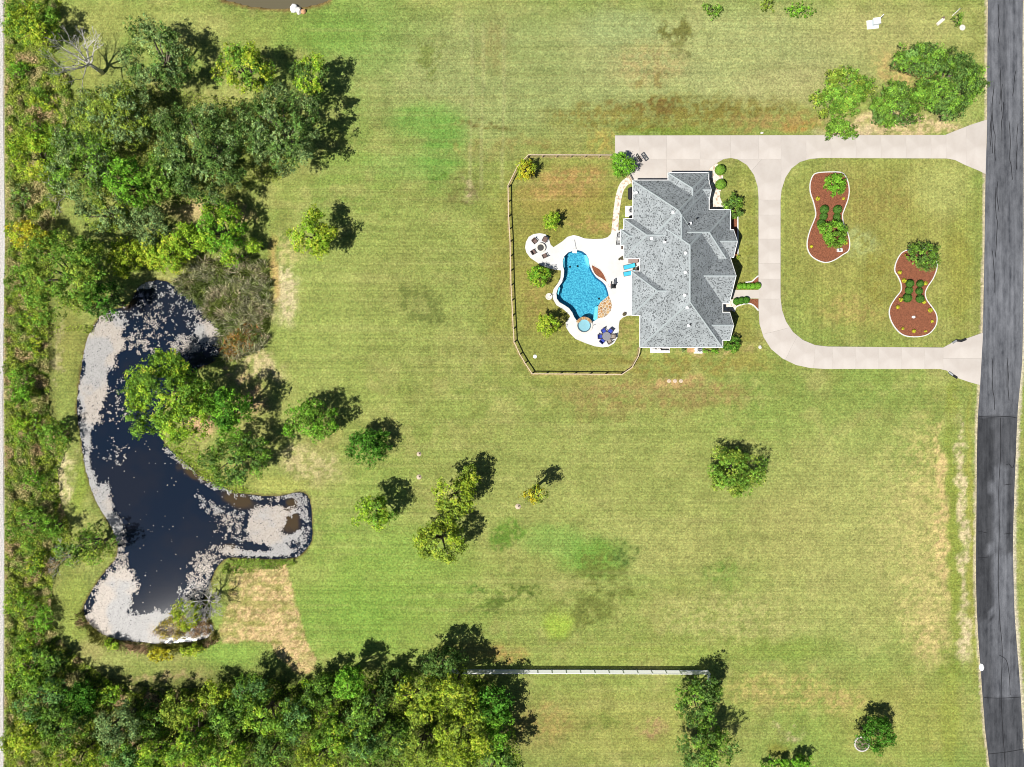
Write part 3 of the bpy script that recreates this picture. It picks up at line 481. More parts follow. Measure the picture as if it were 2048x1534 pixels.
def road():
    W = smooth(ROADW, 12, False); E = smooth(ROADE, 12, False); v = []; f = []; col = []
    K = 9
    for i in range(len(W)):
        for k in range(K):
            t = k / (K - 1); px = W[i][0] * (1 - t) + E[i][0] * t; py = W[i][1] * (1 - t) + E[i][1] * t
            x, y = G(px, py); v.append((x, y, .01 + .05 * math.sin(math.pi * t)))
            c = 1.0 + .1 * math.sin(py * .013)
            if 832 < py < 1240 and t < .42 + .05 * math.sin(py * .05): c = .38
            elif 832 < py < 1110: c = .55 if t > .78 or py < 930 else .95
            elif py > 1395: c = .55
            elif py > 1240 and t < .35: c = .6
            elif py < 480 and .3 < t < .6: c = .85
            col += [c, c, c * 1.03, 1]
    for i in range(len(W) - 1):
        for k in range(K - 1): a = i * K + k; f.append((a, a + K, a + K + 1, a + 1))
    me = bpy.data.meshes.new('road'); me.from_pydata(v, [], f); me.update()
    ca = me.color_attributes.new('Col', 'FLOAT_COLOR', 'POINT'); ca.data.foreach_set('color', col); me.materials.append(asphalt())
    o = link('road', me); tag(o, 'patched grey asphalt road running along the right edge', 'road', kind='structure')
    # tar-filled cracks lying on the asphalt
    rnd = random.Random(4); mb = MB()
    def crack(pts):
        p = [G(a, b_) for a, b_ in smooth(pts, 4, False)]; t = []
        for q in p:
            pxq = q[0] * S + 1024; pyq = 767 - q[1] * S; yy = [w[1] for w in ROADW]
            u = (pxq - np.interp(pyq, yy, [w[0] for w in ROADW])) / (np.interp(pyq, [w[1] for w in ROADE], [w[0] for w in ROADE]) - np.interp(pyq, yy, [w[0] for w in ROADW]))
            t.append(.016 + .05 * math.sin(math.pi * min(max(u, 0), 1)))
        zz = max(t); n0 = len(mb.v); mb.strip(p, .10, 0, 0, False)
        for i in range(len(p)):
            for j in range(4): a = mb.v[n0 + 4 * i + j]; mb.v[n0 + 4 * i + j] = (a[0], a[1], t[i] + (.004 if j < 2 else -.02))
    crack([(2000, 835), (2001, 900), (1997, 980), (1998, 1060), (1996, 1150), (1999, 1240), (2004, 1300), (2002, 1400), (2010, 1534)])
    crack([(1958, 833), (1985, 834), (2015, 833), (2034, 836)]); crack([(1968, 1395), (2000, 1396), (2041, 1394)]); crack([(1976, 1508), (2010, 1504), (2047, 1498)])
    crack([(2012, 930), (2018, 928), (2026, 935), (2031, 905)]); crack([(1998, 1310), (2012, 1320), (2018, 1350), (2020, 1390)]); crack([(1955, 1062), (1975, 1066)]); crack([(1954, 1116), (1976, 1114)]); crack([(2008, 970), (2022, 968)]); crack([(2008, 1068), (2025, 1066)])
    for k in range(16):
        y0 = rnd.uniform(-20, 760); x0 = rnd.uniform(1982, 2036); pts = [(x0, y0)]
        for j in range(rnd.randint(3, 6)): x0 += rnd.uniform(-3, 3); y0 += rnd.uniform(12, 30); pts.append((x0, y0))
        crack(pts)
    mb.build('tar_seam', plain('tar', (.012, .012, .014), .6, .2, 10), o)
road()
mb = MB(); mb.prism(GP([(-900, -700), (8, -700), (6, 200), (10, 480), (5, 800), (8, 1100), (6, 1534), (6, 2200), (-900, 2200)]), -.1, .012)
tag(mb.build('gravel_track', plain('white_gravel', (.44, .42, .40), .95, .35, 5, bump=.5)), 'pale gravel track along the left edge', 'gravel track', kind='structure')

def concrete(name, c1, c2, rnd=.022):
    m, nt, n, l, b = mat_new(name); tc = n.new('ShaderNodeTexCoord'); nz = n.new('ShaderNodeTexNoise'); nz.inputs['Scale'].default_value = .35; nz.inputs['Detail'].default_value = 7; nz.inputs['Roughness'].default_value = .65
    l.new(tc.outputs['Object'], nz.inputs[0]); r = n.new('ShaderNodeValToRGB'); e = r.color_ramp.elements; e[0].position = .35; e[1].position = .65; e[0].color = (*c1, 1); e[1].color = (*c2, 1); l.new(nz.outputs[0], r.inputs[0])
    n2_ = n.new('ShaderNodeTexNoise'); n2_.inputs['Scale'].default_value = .12; n2_.inputs['Detail'].default_value = 6; l.new(tc.outputs['Object'], n2_.inputs[0])
    oi = n.new('ShaderNodeObjectInfo'); mr = n.new('ShaderNodeMapRange'); l.new(oi.outputs['Random'], mr.inputs[0]); mr.inputs[3].default_value = 1 - rnd; mr.inputs[4].default_value = 1 + rnd
    vm = n.new('ShaderNodeVectorMath'); vm.operation = 'SCALE'; l.new(r.outputs[0], vm.inputs[0]); l.new(mr.outputs[0], vm.inputs['Scale']); mr2 = n.new('ShaderNodeMapRange'); l.new(n2_.outputs[0], mr2.inputs[0]); mr2.inputs[1].default_value = .35; mr2.inputs[2].default_value = .65; mr2.inputs[3].default_value = .9; mr2.inputs[4].default_value = 1.04
    v3 = n.new('ShaderNodeVectorMath'); v3.operation = 'SCALE'; l.new(vm.outputs[0], v3.inputs[0]); l.new(mr2.outputs[0], v3.inputs['Scale']); l.new(v3.outputs[0], b.inputs['Base Color'])
    b.inputs['Roughness'].default_value = .9; b.inputs['Specular IOR Level'].default_value = .1; return m
M_DRIVE = concrete('drive_concrete', alb(230, 219, 209), alb(240, 231, 222))
M_DECK = concrete('deck_concrete', (.55, .545, .53), (.63, .62, .605), .0)
M_JOINT = plain('joint', (.36, .34, .31), .95, .1, 5)

def cut_poly(poly, lines):
    """cut a polygon (photo px) by lines ((x,y),(nx,ny)); returns pieces"""
    bm = bmesh.new(); vs_ = [bm.verts.new((p[0], p[1], 0)) for p in poly]; bm.faces.new(vs_)
    for co, no in lines:
        bmesh.ops.bisect_plane(bm, geom=bm.verts[:] + bm.edges[:] + bm.faces[:], plane_co=(*co, 0), plane_no=(*no, 0))
    res = [[(v.co.x, v.co.y) for v in f.verts] for f in bm.faces]; bm.free(); return res
def inset(poly, d):
    n_ = len(poly); out = []
    ar = sum(poly[i][0] * poly[(i + 1) % n_][1] - poly[(i + 1) % n_][0] * poly[i][1] for i in range(n_))
    s_ = 1 if ar > 0 else -1
    for i in range(n_):
        a, p, c = np.array(poly[i - 1]), np.array(poly[i]), np.array(poly[(i + 1) % n_])
        d1 = p - a; d2 = c - p; l1 = np.linalg.norm(d1); l2 = np.linalg.norm(d2)
        if l1 < 1e-6 or l2 < 1e-6: out.append(tuple(p)); continue
        n1_ = np.array((-d1[1], d1[0])) / l1; n2_ = np.array((-d2[1], d2[0])) / l2; nn = n1_ + n2_; k = max(.5, 1 + float(n1_ @ n2_))
        out.append(tuple(p + s_ * nn * d / k))
    return out
drv = tag(MB().prism(GP(DRIVE), -.1, .03).build('driveway', M_JOINT), 'pale concrete driveway looping from the road past the house', 'driveway', kind='structure')
RECT = [  # drive split in stretches, each cut by its own joints
 ([(1225, 265), (1562, 265), (1562, 318.5), (1225, 318.5)], [((x, 0), (1, 0)) for x in (1278, 1333, 1400, 1461, 1517)]),
 ([(1225, 318.5), (1562, 318.5), (1562, 400), (1225, 400)], [((x, 0), (1, 0)) for x in (1333, 1400)] + [((1500, 345), (.75, .66))]),
 ([(1562, 235), (1980, 235), (1980, 400), (1562, 400)], [((x, 0), (1, 0)) for x in (1612, 1662, 1712, 1762, 1812, 1862, 1892, 1932)]),
 ([(1510, 400), (1570, 400), (1570, 598), (1510, 598)], [((0, y), (0, 1)) for y in (430, 478, 527, 558)]),
 ([(1510, 598), (1665, 598), (1665, 745), (1510, 745)], [((1560, 660), (.25, 1)), ((1580, 700), (1, .5)), ((1630, 700), (1, .1))]),
 ([(1665, 660), (1886, 660), (1886, 775), (1665, 775)], [((x, 0), (1, 0)) for x in (1711, 1757, 1803, 1849)]),
 ([(1886, 660), (1980, 660), (1980, 775), (1886, 775)], [((1925, 717), (0, 1))]),
]
def drive_slabs():
    bm = bmesh.new(); tr = tessellate_polygon([[Vector((p[0], p[1], 0)) for p in DRIVE]]); vs_ = [bm.verts.new((p[0], p[1], 0)) for p in DRIVE]
    for t in tr:
        try: bm.faces.new([vs_[k] for k in t])
        except ValueError: pass
    allp = []
    for rect, lines in RECT:
        for co, no in (((rect[0][0], 0), (1, 0)), ((rect[2][0], 0), (1, 0)), ((0, rect[0][1]), (0, 1)), ((0, rect[2][1]), (0, 1))): allp.append((co, no))
        allp += lines
    for co, no in allp: bmesh.ops.bisect_plane(bm, geom=bm.verts[:] + bm.edges[:] + bm.faces[:], plane_co=(*co, 0), plane_no=(*no, 0))
    cells_ = {}
    for f in bm.faces:
        c = f.calc_center_median(); key = None
        for ri, (rect, lines) in enumerate(RECT):
            if rect[0][0] < c.x < rect[2][0] and rect[0][1] < c.y < rect[2][1]:
                key = (ri,) + tuple((c.x - co[0]) * no[0] + (c.y - co[1]) * no[1] > 0 for co, no in lines); break
        if key: cells_.setdefault(key, []).append([(v.co.x, v.co.y) for v in f.verts])
    bm.free()
    for key in sorted(cells_, key=str):
        fs = cells_[key]; b2 = bmesh.new(); vd = {}
        for f in fs:
            vv = []
            for p in f:
                k = (round(p[0], 2), round(p[1], 2))
                if k not in vd: x, y = G(*p); vd[k] = b2.verts.new((x, y, .06))
                if vd[k] not in vv: vv.append(vd[k])
            if len(vv) > 2:
                try: b2.faces.new(vv)
                except ValueError: pass
        bmesh.ops.recalc_face_normals(b2, faces=b2.faces[:])
        if sum(f.calc_area() for f in b2.faces) < .5: b2.free(); continue
        bmesh.ops.dissolve_limit(b2, angle_limit=.02, verts=b2.verts[:], edges=b2.edges[:])
        r = bmesh.ops.inset_region(b2, faces=b2.faces[:], thickness=.025, use_even_offset=True, use_boundary=True)
        for v in b2.verts:
            if any(e.is_boundary for e in v.link_edges): v.co.z = .0
        for f in b2.faces:
            if f.normal.z < 0: f.normal_flip()
        c = sum((v.co for v in b2.verts), Vector()) / len(b2.verts)
        for v in b2.verts: v.co.x -= c.x; v.co.y -= c.y
        me = bpy.data.meshes.new('slab'); b2.to_mesh(me); b2.free(); me.materials.append(M_DRIVE); link('slab', me, drv, (c.x, c.y, 0))
drive_slabs()
# small concrete walk to the front door
fw = tag(MB().prism(GP([(1462, 580), (1517.3, 580), (1517.3, 597), (1462, 597)]), -.1, .055).build('front_walk', M_DRIVE), kind='structure')
# stamped walks with rusty stone patches
def stamped():
    m, nt, n, l, b = mat_new('stamped_concrete'); tc = n.new('ShaderNodeTexCoord'); vo = n.new('ShaderNodeTexVoronoi'); vo.inputs['Scale'].default_value = .75; l.new(tc.outputs['Object'], vo.inputs['Vector'])
    nz = n.new('ShaderNodeTexNoise'); nz.inputs['Scale'].default_value = 1.9; nz.inputs['Detail'].default_value = 5; l.new(tc.outputs['Object'], nz.inputs[0])
    r = n.new('ShaderNodeValToRGB'); e = r.color_ramp.elements; e[0].position = .5; e[0].color = (.64, .58, .50, 1); e[1].position = .66; e[1].color = (.36, .22, .13, 1); l.new(nz.outputs[0], r.inputs[0])
    l.new(r.outputs[0], b.inputs['Base Color']); b.inputs['Roughness'].default_value = .9; return m
M_STAMP = stamped()
tag(MB().prism(GP(NWWALK + NWWALK_R), -.1, .05).build('side_walk', M_STAMP), kind='structure')
tag(MB().prism(GP(ISLAND_WALK), -.1, .05).build('garage_walk', M_STAMP), kind='structure')
tag(MB().prism(GP([(1447, 598), (1470, 598), (1476, 603), (1472, 612), (1468, 622), (1447, 622)]), -.1, .045).build('porch_floor', M_STAMP), kind='structure')

# ------------------------------------------------------------------ pool deck, pool, spa
SPA = G(1168, 651)
dk_holes = [GP(POOL)]
tag(MB().prism(GP(DECK), -.2, .06, holes=dk_holes).build('pool_deck', M_DECK), 'white concrete deck around the pool', 'deck', kind='structure')

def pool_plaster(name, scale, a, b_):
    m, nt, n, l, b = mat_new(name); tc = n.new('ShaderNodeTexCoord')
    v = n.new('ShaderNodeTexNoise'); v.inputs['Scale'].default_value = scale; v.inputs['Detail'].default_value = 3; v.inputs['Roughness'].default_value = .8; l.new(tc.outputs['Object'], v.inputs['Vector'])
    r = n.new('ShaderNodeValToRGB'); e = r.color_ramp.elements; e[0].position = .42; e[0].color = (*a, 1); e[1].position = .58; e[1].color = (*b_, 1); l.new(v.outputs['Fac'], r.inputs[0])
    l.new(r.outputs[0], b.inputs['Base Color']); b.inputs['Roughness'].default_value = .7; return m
def pool_water(name, tint):
    m, nt, n, l, b = mat_new(name); n.remove(b); t = n.new('ShaderNodeBsdfTransparent'); t.inputs[0].default_value = (*tint, 1)
    g = n.new('ShaderNodeBsdfGlossy'); g.inputs['Roughness'].default_value = .05; fr = n.new('ShaderNodeFresnel'); fr.inputs[0].default_value = 1.33
    tc = n.new('ShaderNodeTexCoord'); nz = n.new('ShaderNodeTexNoise'); nz.inputs['Scale'].default_value = 5; l.new(tc.outputs['Object'], nz.inputs[0])
    bp = n.new('ShaderNodeBump'); bp.inputs['Strength'].default_value = .25; bp.inputs['Distance'].default_value = .04; l.new(nz.outputs[0], bp.inputs['Height']); l.new(bp.outputs[0], g.inputs['Normal']); l.new(bp.outputs[0], fr.inputs['Normal'])
    mx = n.new('ShaderNodeMixShader'); l.new(fr.outputs[0], mx.inputs[0]); l.new(t.outputs[0], mx.inputs[1]); l.new(g.outputs[0], mx.inputs[2]); l.new(mx.outputs[0], n['Material Output'].inputs[0]); return m
po = G(1150, 580)
pool = tag(empty('swimming_pool', (*po, 0)), 'turquoise free-form swimming pool with flagstone ledge behind the house', 'swimming pool')
pm = rel(GP(POOL), po); PN = len(pm)
M_PLASTER = pool_plaster('caustic_plaster', 3.4, (.055, .25, .36), (.22, .56, .62))  # blue plaster; its bright mottling paints water caustics into the floor colour
w = MB()
for i in range(PN):
    a, b_ = pm[i], pm[(i + 1) % PN]; w.add([(*a, .058), (*b_, .058), (*b_, -1.7), (*a, -1.7)], [(0, 1, 2, 3)])
w.build('basin_wall', plain('pool_tile', (.02, .10, .22), .4, .2, 6), pool)
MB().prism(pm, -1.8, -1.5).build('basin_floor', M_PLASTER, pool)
M_STEP = plain('pale_plaster', (.45, .72, .76), .6, .08, 4)
MB().prism(rel(GP([z6(815, 440), z6(850, 440), z6(870, 480), z6(880, 540), z6(885, 590), z6(850, 560), z6(825, 500)]), po), -1.5, -.32).build('bench_step', M_STEP, pool)
MB().prism(rel(GP([z4(1262, 700), z4(1280, 640), z4(1290, 560), z4(1300, 500), z4(1340, 485), z4(1334, 560), z4(1331, 660), z4(1285, 702)]), po), -1.5, -.4).build('tanning_step', M_STEP, pool)
MB().prism(rel(GP([z4(785, 320), z4(795, 255), z4(815, 225), z4(822, 250), z4(806, 300), z4(800, 335)]), po), -1.5, -.25).build('skimmer_ledge', M_STEP, pool)
MB().prism(rel(GP([z6(548, 590), z6(546, 520), z6(560, 470), z6(572, 470), z6(564, 530), z6(566, 600)]), po), -1.5, -.25).build('skimmer_ledge', M_STEP, pool)
for q in (z6(742, 568), z6(645, 575), z4(1365, 376)):
    c = rel([G(*q)], po)[0]; MB().lathe([(0, -1.47), (.16, -1.47), (.2, -1.495)], 12, c).build('drain_cover', M_DARK, pool)
MB().prism(pm, -.13, -.12).build('water', pool_water('pool_water', (.55, .84, .93)), pool)
# flagstones: irregular cells
def cells(poly, npts, rng):
    P = np.array(poly); lo, hi = P.min(0), P.max(0); pts = []
    while len(pts) < npts:
        q = rng.uniform(lo, hi)
        if inpoly(q[0], q[1], poly) and all(np.hypot(*(q - p)) > (hi - lo).min() / math.sqrt(npts) * .8 for p in pts): pts.append(q)
        elif rng.random() < .004: npts -= 1
    out = []
    for i, p in enumerate(pts):
        bm = bmesh.new(); bm.faces.new([bm.verts.new((*q, 0)) for q in poly])
        for j, q in enumerate(pts):
            if i == j: continue
            mid = (p + q) / 2; no = q - p
            bmesh.ops.bisect_plane(bm, geom=bm.verts[:] + bm.edges[:] + bm.faces[:], plane_co=(*mid, 0), plane_no=(*no, 0), clear_outer=True)
        out += [[(v.co.x, v.co.y) for v in f.verts] for f in bm.faces if len(f.verts) > 2]; bm.free()
    return out
fl = rel(GP(FLAG), po)
MB().prism(fl, -.4, .065).build('mortar_bed', plain('mortar', (.55, .50, .42), .9, .1, 8), pool)
FS = [plain('flagstone_a', (.36, .19, .075), .9, .3, 3, bump=.3), plain('flagstone_b', (.42, .27, .125), .9, .3, 3, bump=.3), plain('flagstone_c', (.30, .22, .14), .9, .3, 3, bump=.3)]
rngf = np.random.default_rng(2)
for i, cpoly in enumerate(cells(fl, 30, rngf)):
    q = inset(cpoly, .05)
    if len(q) > 2: MB().prism(q, .0, .09 + .03 * random.Random(i).random()).build('flagstone', FS[i % 3], pool)
spa = tag(empty('spa', (*SPA, 0)), 'round raised spa with pale blue water at the south end of the pool', 'spa')
def ring(r0, r1, z0, z1, n=40, a0=0, a1=2 * math.pi, c=(0, 0)):
    mb = MB(); full = abs(a1 - a0 - 2 * math.pi) < 1e-6; m_ = n if full else n + 1
    for i in range(m_):
        a = a0 + (a1 - a0) * i / n; ca_, sa = math.cos(a), math.sin(a)
        for r, z in ((r0, z0), (r1, z0), (r1, z1), (r0, z1)): mb.v.append((c[0] + r * ca_, c[1] + r * sa, z))
    for i in range(n):
        a = 4 * i; b_ = 4 * ((i + 1) % m_)
        for k in range(4): mb.f.append((a + k, a + (k + 1) % 4, b_ + (k + 1) % 4, b_ + k))
    if not full: mb.f += [(0, 3, 2, 1), tuple(4 * n + k for k in range(4))]
    return mb
ring(1.03, 1.2, .0, .2).build('spa_wall', plain('spa_tile', (.07, .12, .15), .4, .3, 8), spa); ring(1.21, 1.5, .0, .3).build('spa_coping', M_CREAM, spa)
ring(1.30, 1.52, -.9, .42, 24, .35, 2.75).build('spillway_wall', plain('dark_stone', (.16, .13, .11), .8, .2, 6), spa)
for i in range(9):
    a = .4 + i * .26; ring(1.0, 1.5, .425, .47, 3, a + .012, a + .248).build('coping_stone', FS[(i + 2) % 3], spa)
MB().lathe([(0, -.9), (.5, -.9), (.56, -.3), (1.03, -.28), (1.03, .2)], 32).build('spa_basin', plain('spa_plaster', (.32, .68, .78), .6, .08, 4), spa)
MB().lathe([(0, .14), (1.03, .14)], 32).build('water', pool_water('spa_water', (.62, .88, .96)), spa)
MB().lathe([(0, -.87), (.1, -.875), (.12, -.898)], 10, (0, .1)).build('drain_cover', M_DARK, spa)
mb = MB(); mb.tube([(1.55, -.05, .0), (1.55, -.05, .55), (1.9, .1, .5), (1.9, .1, 0)], [.03] * 4, 6); mb.build('handrail', M_GREY, spa)
# mulch wedge beside the pool
q = GP(smooth([z6(905, 575), z6(960, 595), z6(1010, 625), z6(1050, 670), z6(1080, 725), z6(1100, 788), z6(1040, 748), z6(975, 710), z6(935, 665)], 3)); c = np.mean(q, 0)
wb = tag(empty('mulch_bed', (*c, 0)), 'leaf-shaped red mulch bed between the pool and the deck', 'flower bed')
MB().prism(rel(q, c), 0, .09).build('mulch', M_MULCH, wb); MB().strip(rel(q, c), .1, 0, .12).build('edging', M_CURB, wb)
# slide board, poles
o = tag(empty('pool_slide_rail', (*G(1151, 492), 0)), 'thin dark pole lying from the deck to a white block at the pool top', 'pool pole')
a = G(*z6(690, 252)); b_ = G(*z6(714, 378)); p0 = G(1151, 492)
MB().tube([(a[0] - p0[0], a[1] - p0[1], .12), (b_[0] - p0[0], b_[1] - p0[1], .12)], [.06, .06], 6).build('pole', M_GREY, o)
MB().box((G(*z6(693, 395))[0] - p0[0], G(*z6(693, 395))[1] - p0[1], .06), (.75, .7, .2), -.1).build('block', M_WHITE, o)
MB().box((a[0] - p0[0] - .35, a[1] - p0[1] - .1, .1), (.22, .16, .08)).build('valve_box', M_CREAM, o)

# ------------------------------------------------------------------ house
def shingles():
    m, nt, n, l, b = mat_new('shingles'); uv = n.new('ShaderNodeUVMap')
    def brick(w_, h_, off):
        t = n.new('ShaderNodeTexBrick'); t.inputs['Scale'].default_value = 1; t.inputs['Brick Width'].default_value = w_; t.inputs['Row Height'].default_value = h_; t.inputs['Mortar Size'].default_value = .012
        t.inputs['Color1'].default_value = (0, 0, 0, 1); t.inputs['Color2'].default_value = (1, 1, 1, 1); t.inputs['Mortar'].default_value = (.2, .2, .2, 1); t.offset = off
        l.new(uv.outputs[0], t.inputs['Vector']); return t
    b1 = brick(.2, .17, .37)
    r = n.new('ShaderNodeValToRGB'); e = r.color_ramp.elements; e[0].position = .0; e[0].color = (.085, .092, .097, 1); e[1].position = 1; e[1].color = (.345, .37, .382, 1)
    for p, c in ((.14, (.10, .108, .112)), (.24, (.245, .266, .274)), (.6, (.285, .308, .318))): q = e.new(p); q.color = (*c, 1)
    r.color_ramp.interpolation = 'LINEAR'; l.new(b1.outputs['Color'], r.inputs[0])
    nz = n.new('ShaderNodeTexNoise'); nz.inputs['Scale'].default_value = .35; nz.inputs['Detail'].default_value = 4; l.new(uv.outputs[0], nz.inputs[0])
    mr = n.new('ShaderNodeMapRange'); l.new(nz.outputs[0], mr.inputs[0]); mr.inputs[1].default_value = .3; mr.inputs[2].default_value = .7; mr.inputs[3].default_value = .85; mr.inputs[4].default_value = 1.2
    vm = n.new('ShaderNodeVectorMath'); vm.operation = 'SCALE'; l.new(r.outputs[0], vm.inputs[0]); l.new(mr.outputs[0], vm.inputs['Scale']); l.new(vm.outputs[0], b.inputs['Base Color'])
    b.inputs['Roughness'].default_value = .9; b.inputs['Specular IOR Level'].default_value = .15
    bp = n.new('ShaderNodeBump'); bp.inputs['Strength'].default_value = .35; bp.inputs['Distance'].default_value = .03; l.new(b1.outputs['Color'], bp.inputs['Height']); l.new(bp.outputs[0], b.inputs['Normal'])
    return m
M_SHING = shingles(); M_RIDGE = plain('ridge_shingle', (.325, .36, .368), .9, .18, 7)
HO = (330 / S, 220 / S)
house = tag(empty('house', (*HO, 0)), 'large single-storey house with grey shingled hip roof beside the pool', 'house')
EV = 3.0; PITCH = .835
def q2(p): return (p[0] / S - HO[0], p[1] / S - HO[1])
def roof(x0, x1, y0, y1, ax, lo, hi, dz=0.0, inset_w=.45, wall=True):
    """plan px; ax ridge axis; lo/hi end: 'hip','gable' """
    (X0, Y0), (X1, Y1) = q2((x0, y0)), q2((x1, y1)); z = EV + dz
    if ax == 'y': hw = (X1 - X0) / 2
    else: hw = (Y1 - Y0) / 2
    zr = z + hw * PITCH
    if ax == 'y':
        xm = (X0 + X1) / 2; r0 = (xm, Y0 + (hw if lo == 'hip' else 0), zr); r1 = (xm, Y1 - (hw if hi == 'hip' else 0), zr)
    else:
        ym = (Y0 + Y1) / 2; r0 = (X0 + (hw if lo == 'hip' else 0), ym, zr); r1 = (X1 - (hw if hi == 'hip' else 0), ym, zr)
    A, B, Cc, D = (X0, Y0, z), (X1, Y0, z), (X1, Y1, z), (X0, Y1, z)
    v = [A, B, Cc, D, r0, r1] + [(p[0], p[1], z - .18) for p in (A, B, Cc, D)]
    if ax == 'y': f = [(0, 1, 4), (1, 2, 5, 4), (2, 3, 5), (3, 0, 4, 5)]
    else: f = [(0, 1, 5, 4), (1, 2, 5), (2, 3, 4, 5), (3, 0, 4)]
    f += [(9, 8, 7, 6), (0, 6, 7, 1), (1, 7, 8, 2), (2, 8, 9, 3), (3, 9, 6, 0)]
    me = bpy.data.meshes.new('roof'); me.from_pydata(v, [], f); me.update(); me.materials.append(M_SHING); me.materials.append(M_WHITE); me.materials.append(M_BRICK)
    uvl = me.uv_layers.new(name='UVMap')
    for p in me.polygons:
        nn = p.normal
        if nn.z < .3: p.material_index = 1
        if abs(nn.z) < .01 and len(p.vertices) == 3: p.material_index = 2
        h = Vector((nn.x, nn.y, 0)); h = h.normalized() if h.length > 1e-4 else Vector((0, 1, 0)); u = Vector((-h.y, h.x, 0)); w_ = nn.cross(u)
        for li in p.loop_indices:
            co = me.vertices[me.loops[li].vertex_index].co; uvl.data[li].uv = (co.dot(u), co.dot(w_))
    ro = link('roof', me, house)
    # ridge and hip caps
    def cap(a, b_, w_=.16):
        a, b_ = Vector(a), Vector(b_); d = (b_ - a)
        if d.length < .4: return
        d.normalize(); s_ = d.cross(Vector((0, 0, 1))).normalized() * w_; up = s_.cross(d).normalized()
        if up.z < 0: up = -up
        k = .02
        vv = [a + s_ + up * (k - .07), a + up * (k + .05), a - s_ + up * (k - .07), b_ + s_ + up * (k - .07), b_ + up * (k + .05), b_ - s_ + up * (k - .07)]
        MB().add(vv, [(0, 1, 4, 3), (1, 2, 5, 4), (0, 2, 1), (3, 4, 5)]).build('ridge_cap', M_RIDGE, ro)
    cap(r0, r1)
    if lo == 'hip': cap(A, r0); cap(B if ax == 'y' else D, r0)
    if hi == 'hip': cap(Cc, r1); cap(D if ax == 'y' else B, r1)
    # gutters on the eaves, rake boards on gables
    def gut(a, b_, out):
        a, b_ = Vector(a), Vector(b_); o_ = Vector(out); L = (b_ - a).length; c_ = (a + b_) / 2 + o_ * .045; 
        dx, dy = (L + .1, .1) if abs(b_.x - a.x) > abs(b_.y - a.y) else (.1, L + .1)
        MB().box((c_.x, c_.y, c_.z - .045), (dx, dy, .13)).build('gutter', M_WHITE, ro)
    def rake(a, b_, out):
        a, b_ = Vector(a), Vector(b_); o_ = Vector(out) * .05
        MB().tube([a + o_ + Vector((0, 0, -.03)), b_ + o_ + Vector((0, 0, -.03))], [.07, .07], 4).build('rake_board', M_WHITE, ro)
    if ax == 'y':
        gut(A, D, (-1, 0, 0)); gut(B, Cc, (1, 0, 0))
        if lo == 'hip': gut(A, B, (0, -1, 0))
        if hi == 'hip': gut(D, Cc, (0, 1, 0))
    else:
        gut(A, B, (0, -1, 0)); gut(D, Cc, (0, 1, 0))
        if lo == 'hip': gut(A, D, (-1, 0, 0))
        if hi == 'hip': gut(B, Cc, (1, 0, 0))
        elif hi == 'gable2': rake(B, r1, (1, 0, 0)); rake(Cc, r1, (1, 0, 0))
    if wall:
        i = inset_w
        MB().box(((X0 + X1) / 2, (Y0 + Y1) / 2, (EV - .19) / 2 - .1), (X1 - X0 - 2 * i, Y1 - Y0 - 2 * i, EV - .19 + .2)).build('wall', M_BRICK, house)
roof(249.6, 410.5, 70.8, 337, 'y', 'hip', 'hip', 0, .45)
roof(236, 384, 248, 396.2, 'y', 'hip', 'hip', .0, .47)
roof(249.6, 384, 266, 382, 'y', 'gable', 'hip', -.006, .5, False)
roof(304.6, 383.2, 340, 410.9, 'y', 'gable', 'hip', -.004, .49)
roof(350, 384.6, 359, 390, 'x', 'gable', 'gable2', -.002, .44)
roof(330, 425.7, 231.5, 338.7, 'x', 'gable', 'hip', .002, .46)
roof(380, 432, 246.4, 299.3, 'x', 'gable', 'gable2', -.003, .48)
roof(335, 423.5, 156, 252, 'x', 'gable', 'gable2', -.005, .43)
roof(360, 424.6, 84.8, 138.5, 'x', 'gable', 'gable2', -.002, .42)
roof(218.4, 330, 244, 321.3, 'x', 'hip', 'gable', -.003, .46)
roof(212, 260, 270, 300.3, 'x', 'hip', 'gable', -.005, .44)
roof(233.4, 330, 133.1, 218.9, 'x', 'hip', 'gable', -.004, .43)
# windows and doors on the walls
def win(px_, py_, w_, h_, zc, face, name='window', mat=None):
    x, y = q2((px_, py_)); sx, sy = (.08, w_) if face in 'ew' else (w_, .08)
    off = {'e': (1, 0), 'w': (-1, 0), 'n': (0, 1), 's': (0, -1)}[face]
    o_ = MB().box((x, y, zc), (sx + .04 * abs(off[0]), sy + .04 * abs(off[1]), h_)).build(name, M_WHITE, house)
    MB().box((x + off[0] * .055, y + off[1] * .055, zc), (.03 if face in 'ew' else w_ - .2, .03 if face in 'ns' else w_ - .2, h_ - .2)).build('pane', mat or M_GLASSDK, o_)
iw = .45 * S
for args in ((233.4 + iw, 150, 1.6, 1.4, 1.5, 'w'), (233.4 + iw, 195, 1.6, 1.4, 1.5, 'w'), (249.6 + iw, 100, 1.5, 1.3, 1.5, 'w'), (218.4 + iw, 255, 1.4, 2.1, 1.15, 'w'), (236 + iw, 345, 1.2, 1.2, 1.6, 'w'), (280, 70.8 + iw, 1.4, 1.3, 1.5, 's'), (350, 70.8 + iw, 1.4, 1.3, 1.5, 's'),
             (432 - .48 * S, 272, 2.0, 1.5, 1.5, 'e'), (424.6 - .42 * S, 111, 2.0, 1.5, 1.5, 'e'), (425.7 - .46 * S, 322, 1.2, 1.4, 1.5, 'e')): win(*args)
win(423.5 - .43 * S, 190, 1.3, 2.2, 1.2, 'e', 'door', plain('door_wood', (.16, .07, .035), .5, .2, 5))
for px_ in (262, 290): win(px_, 396.2 - .47 * S, 2.5, 2.2, 1.15, 'n', 'garage_door', M_CREAM)
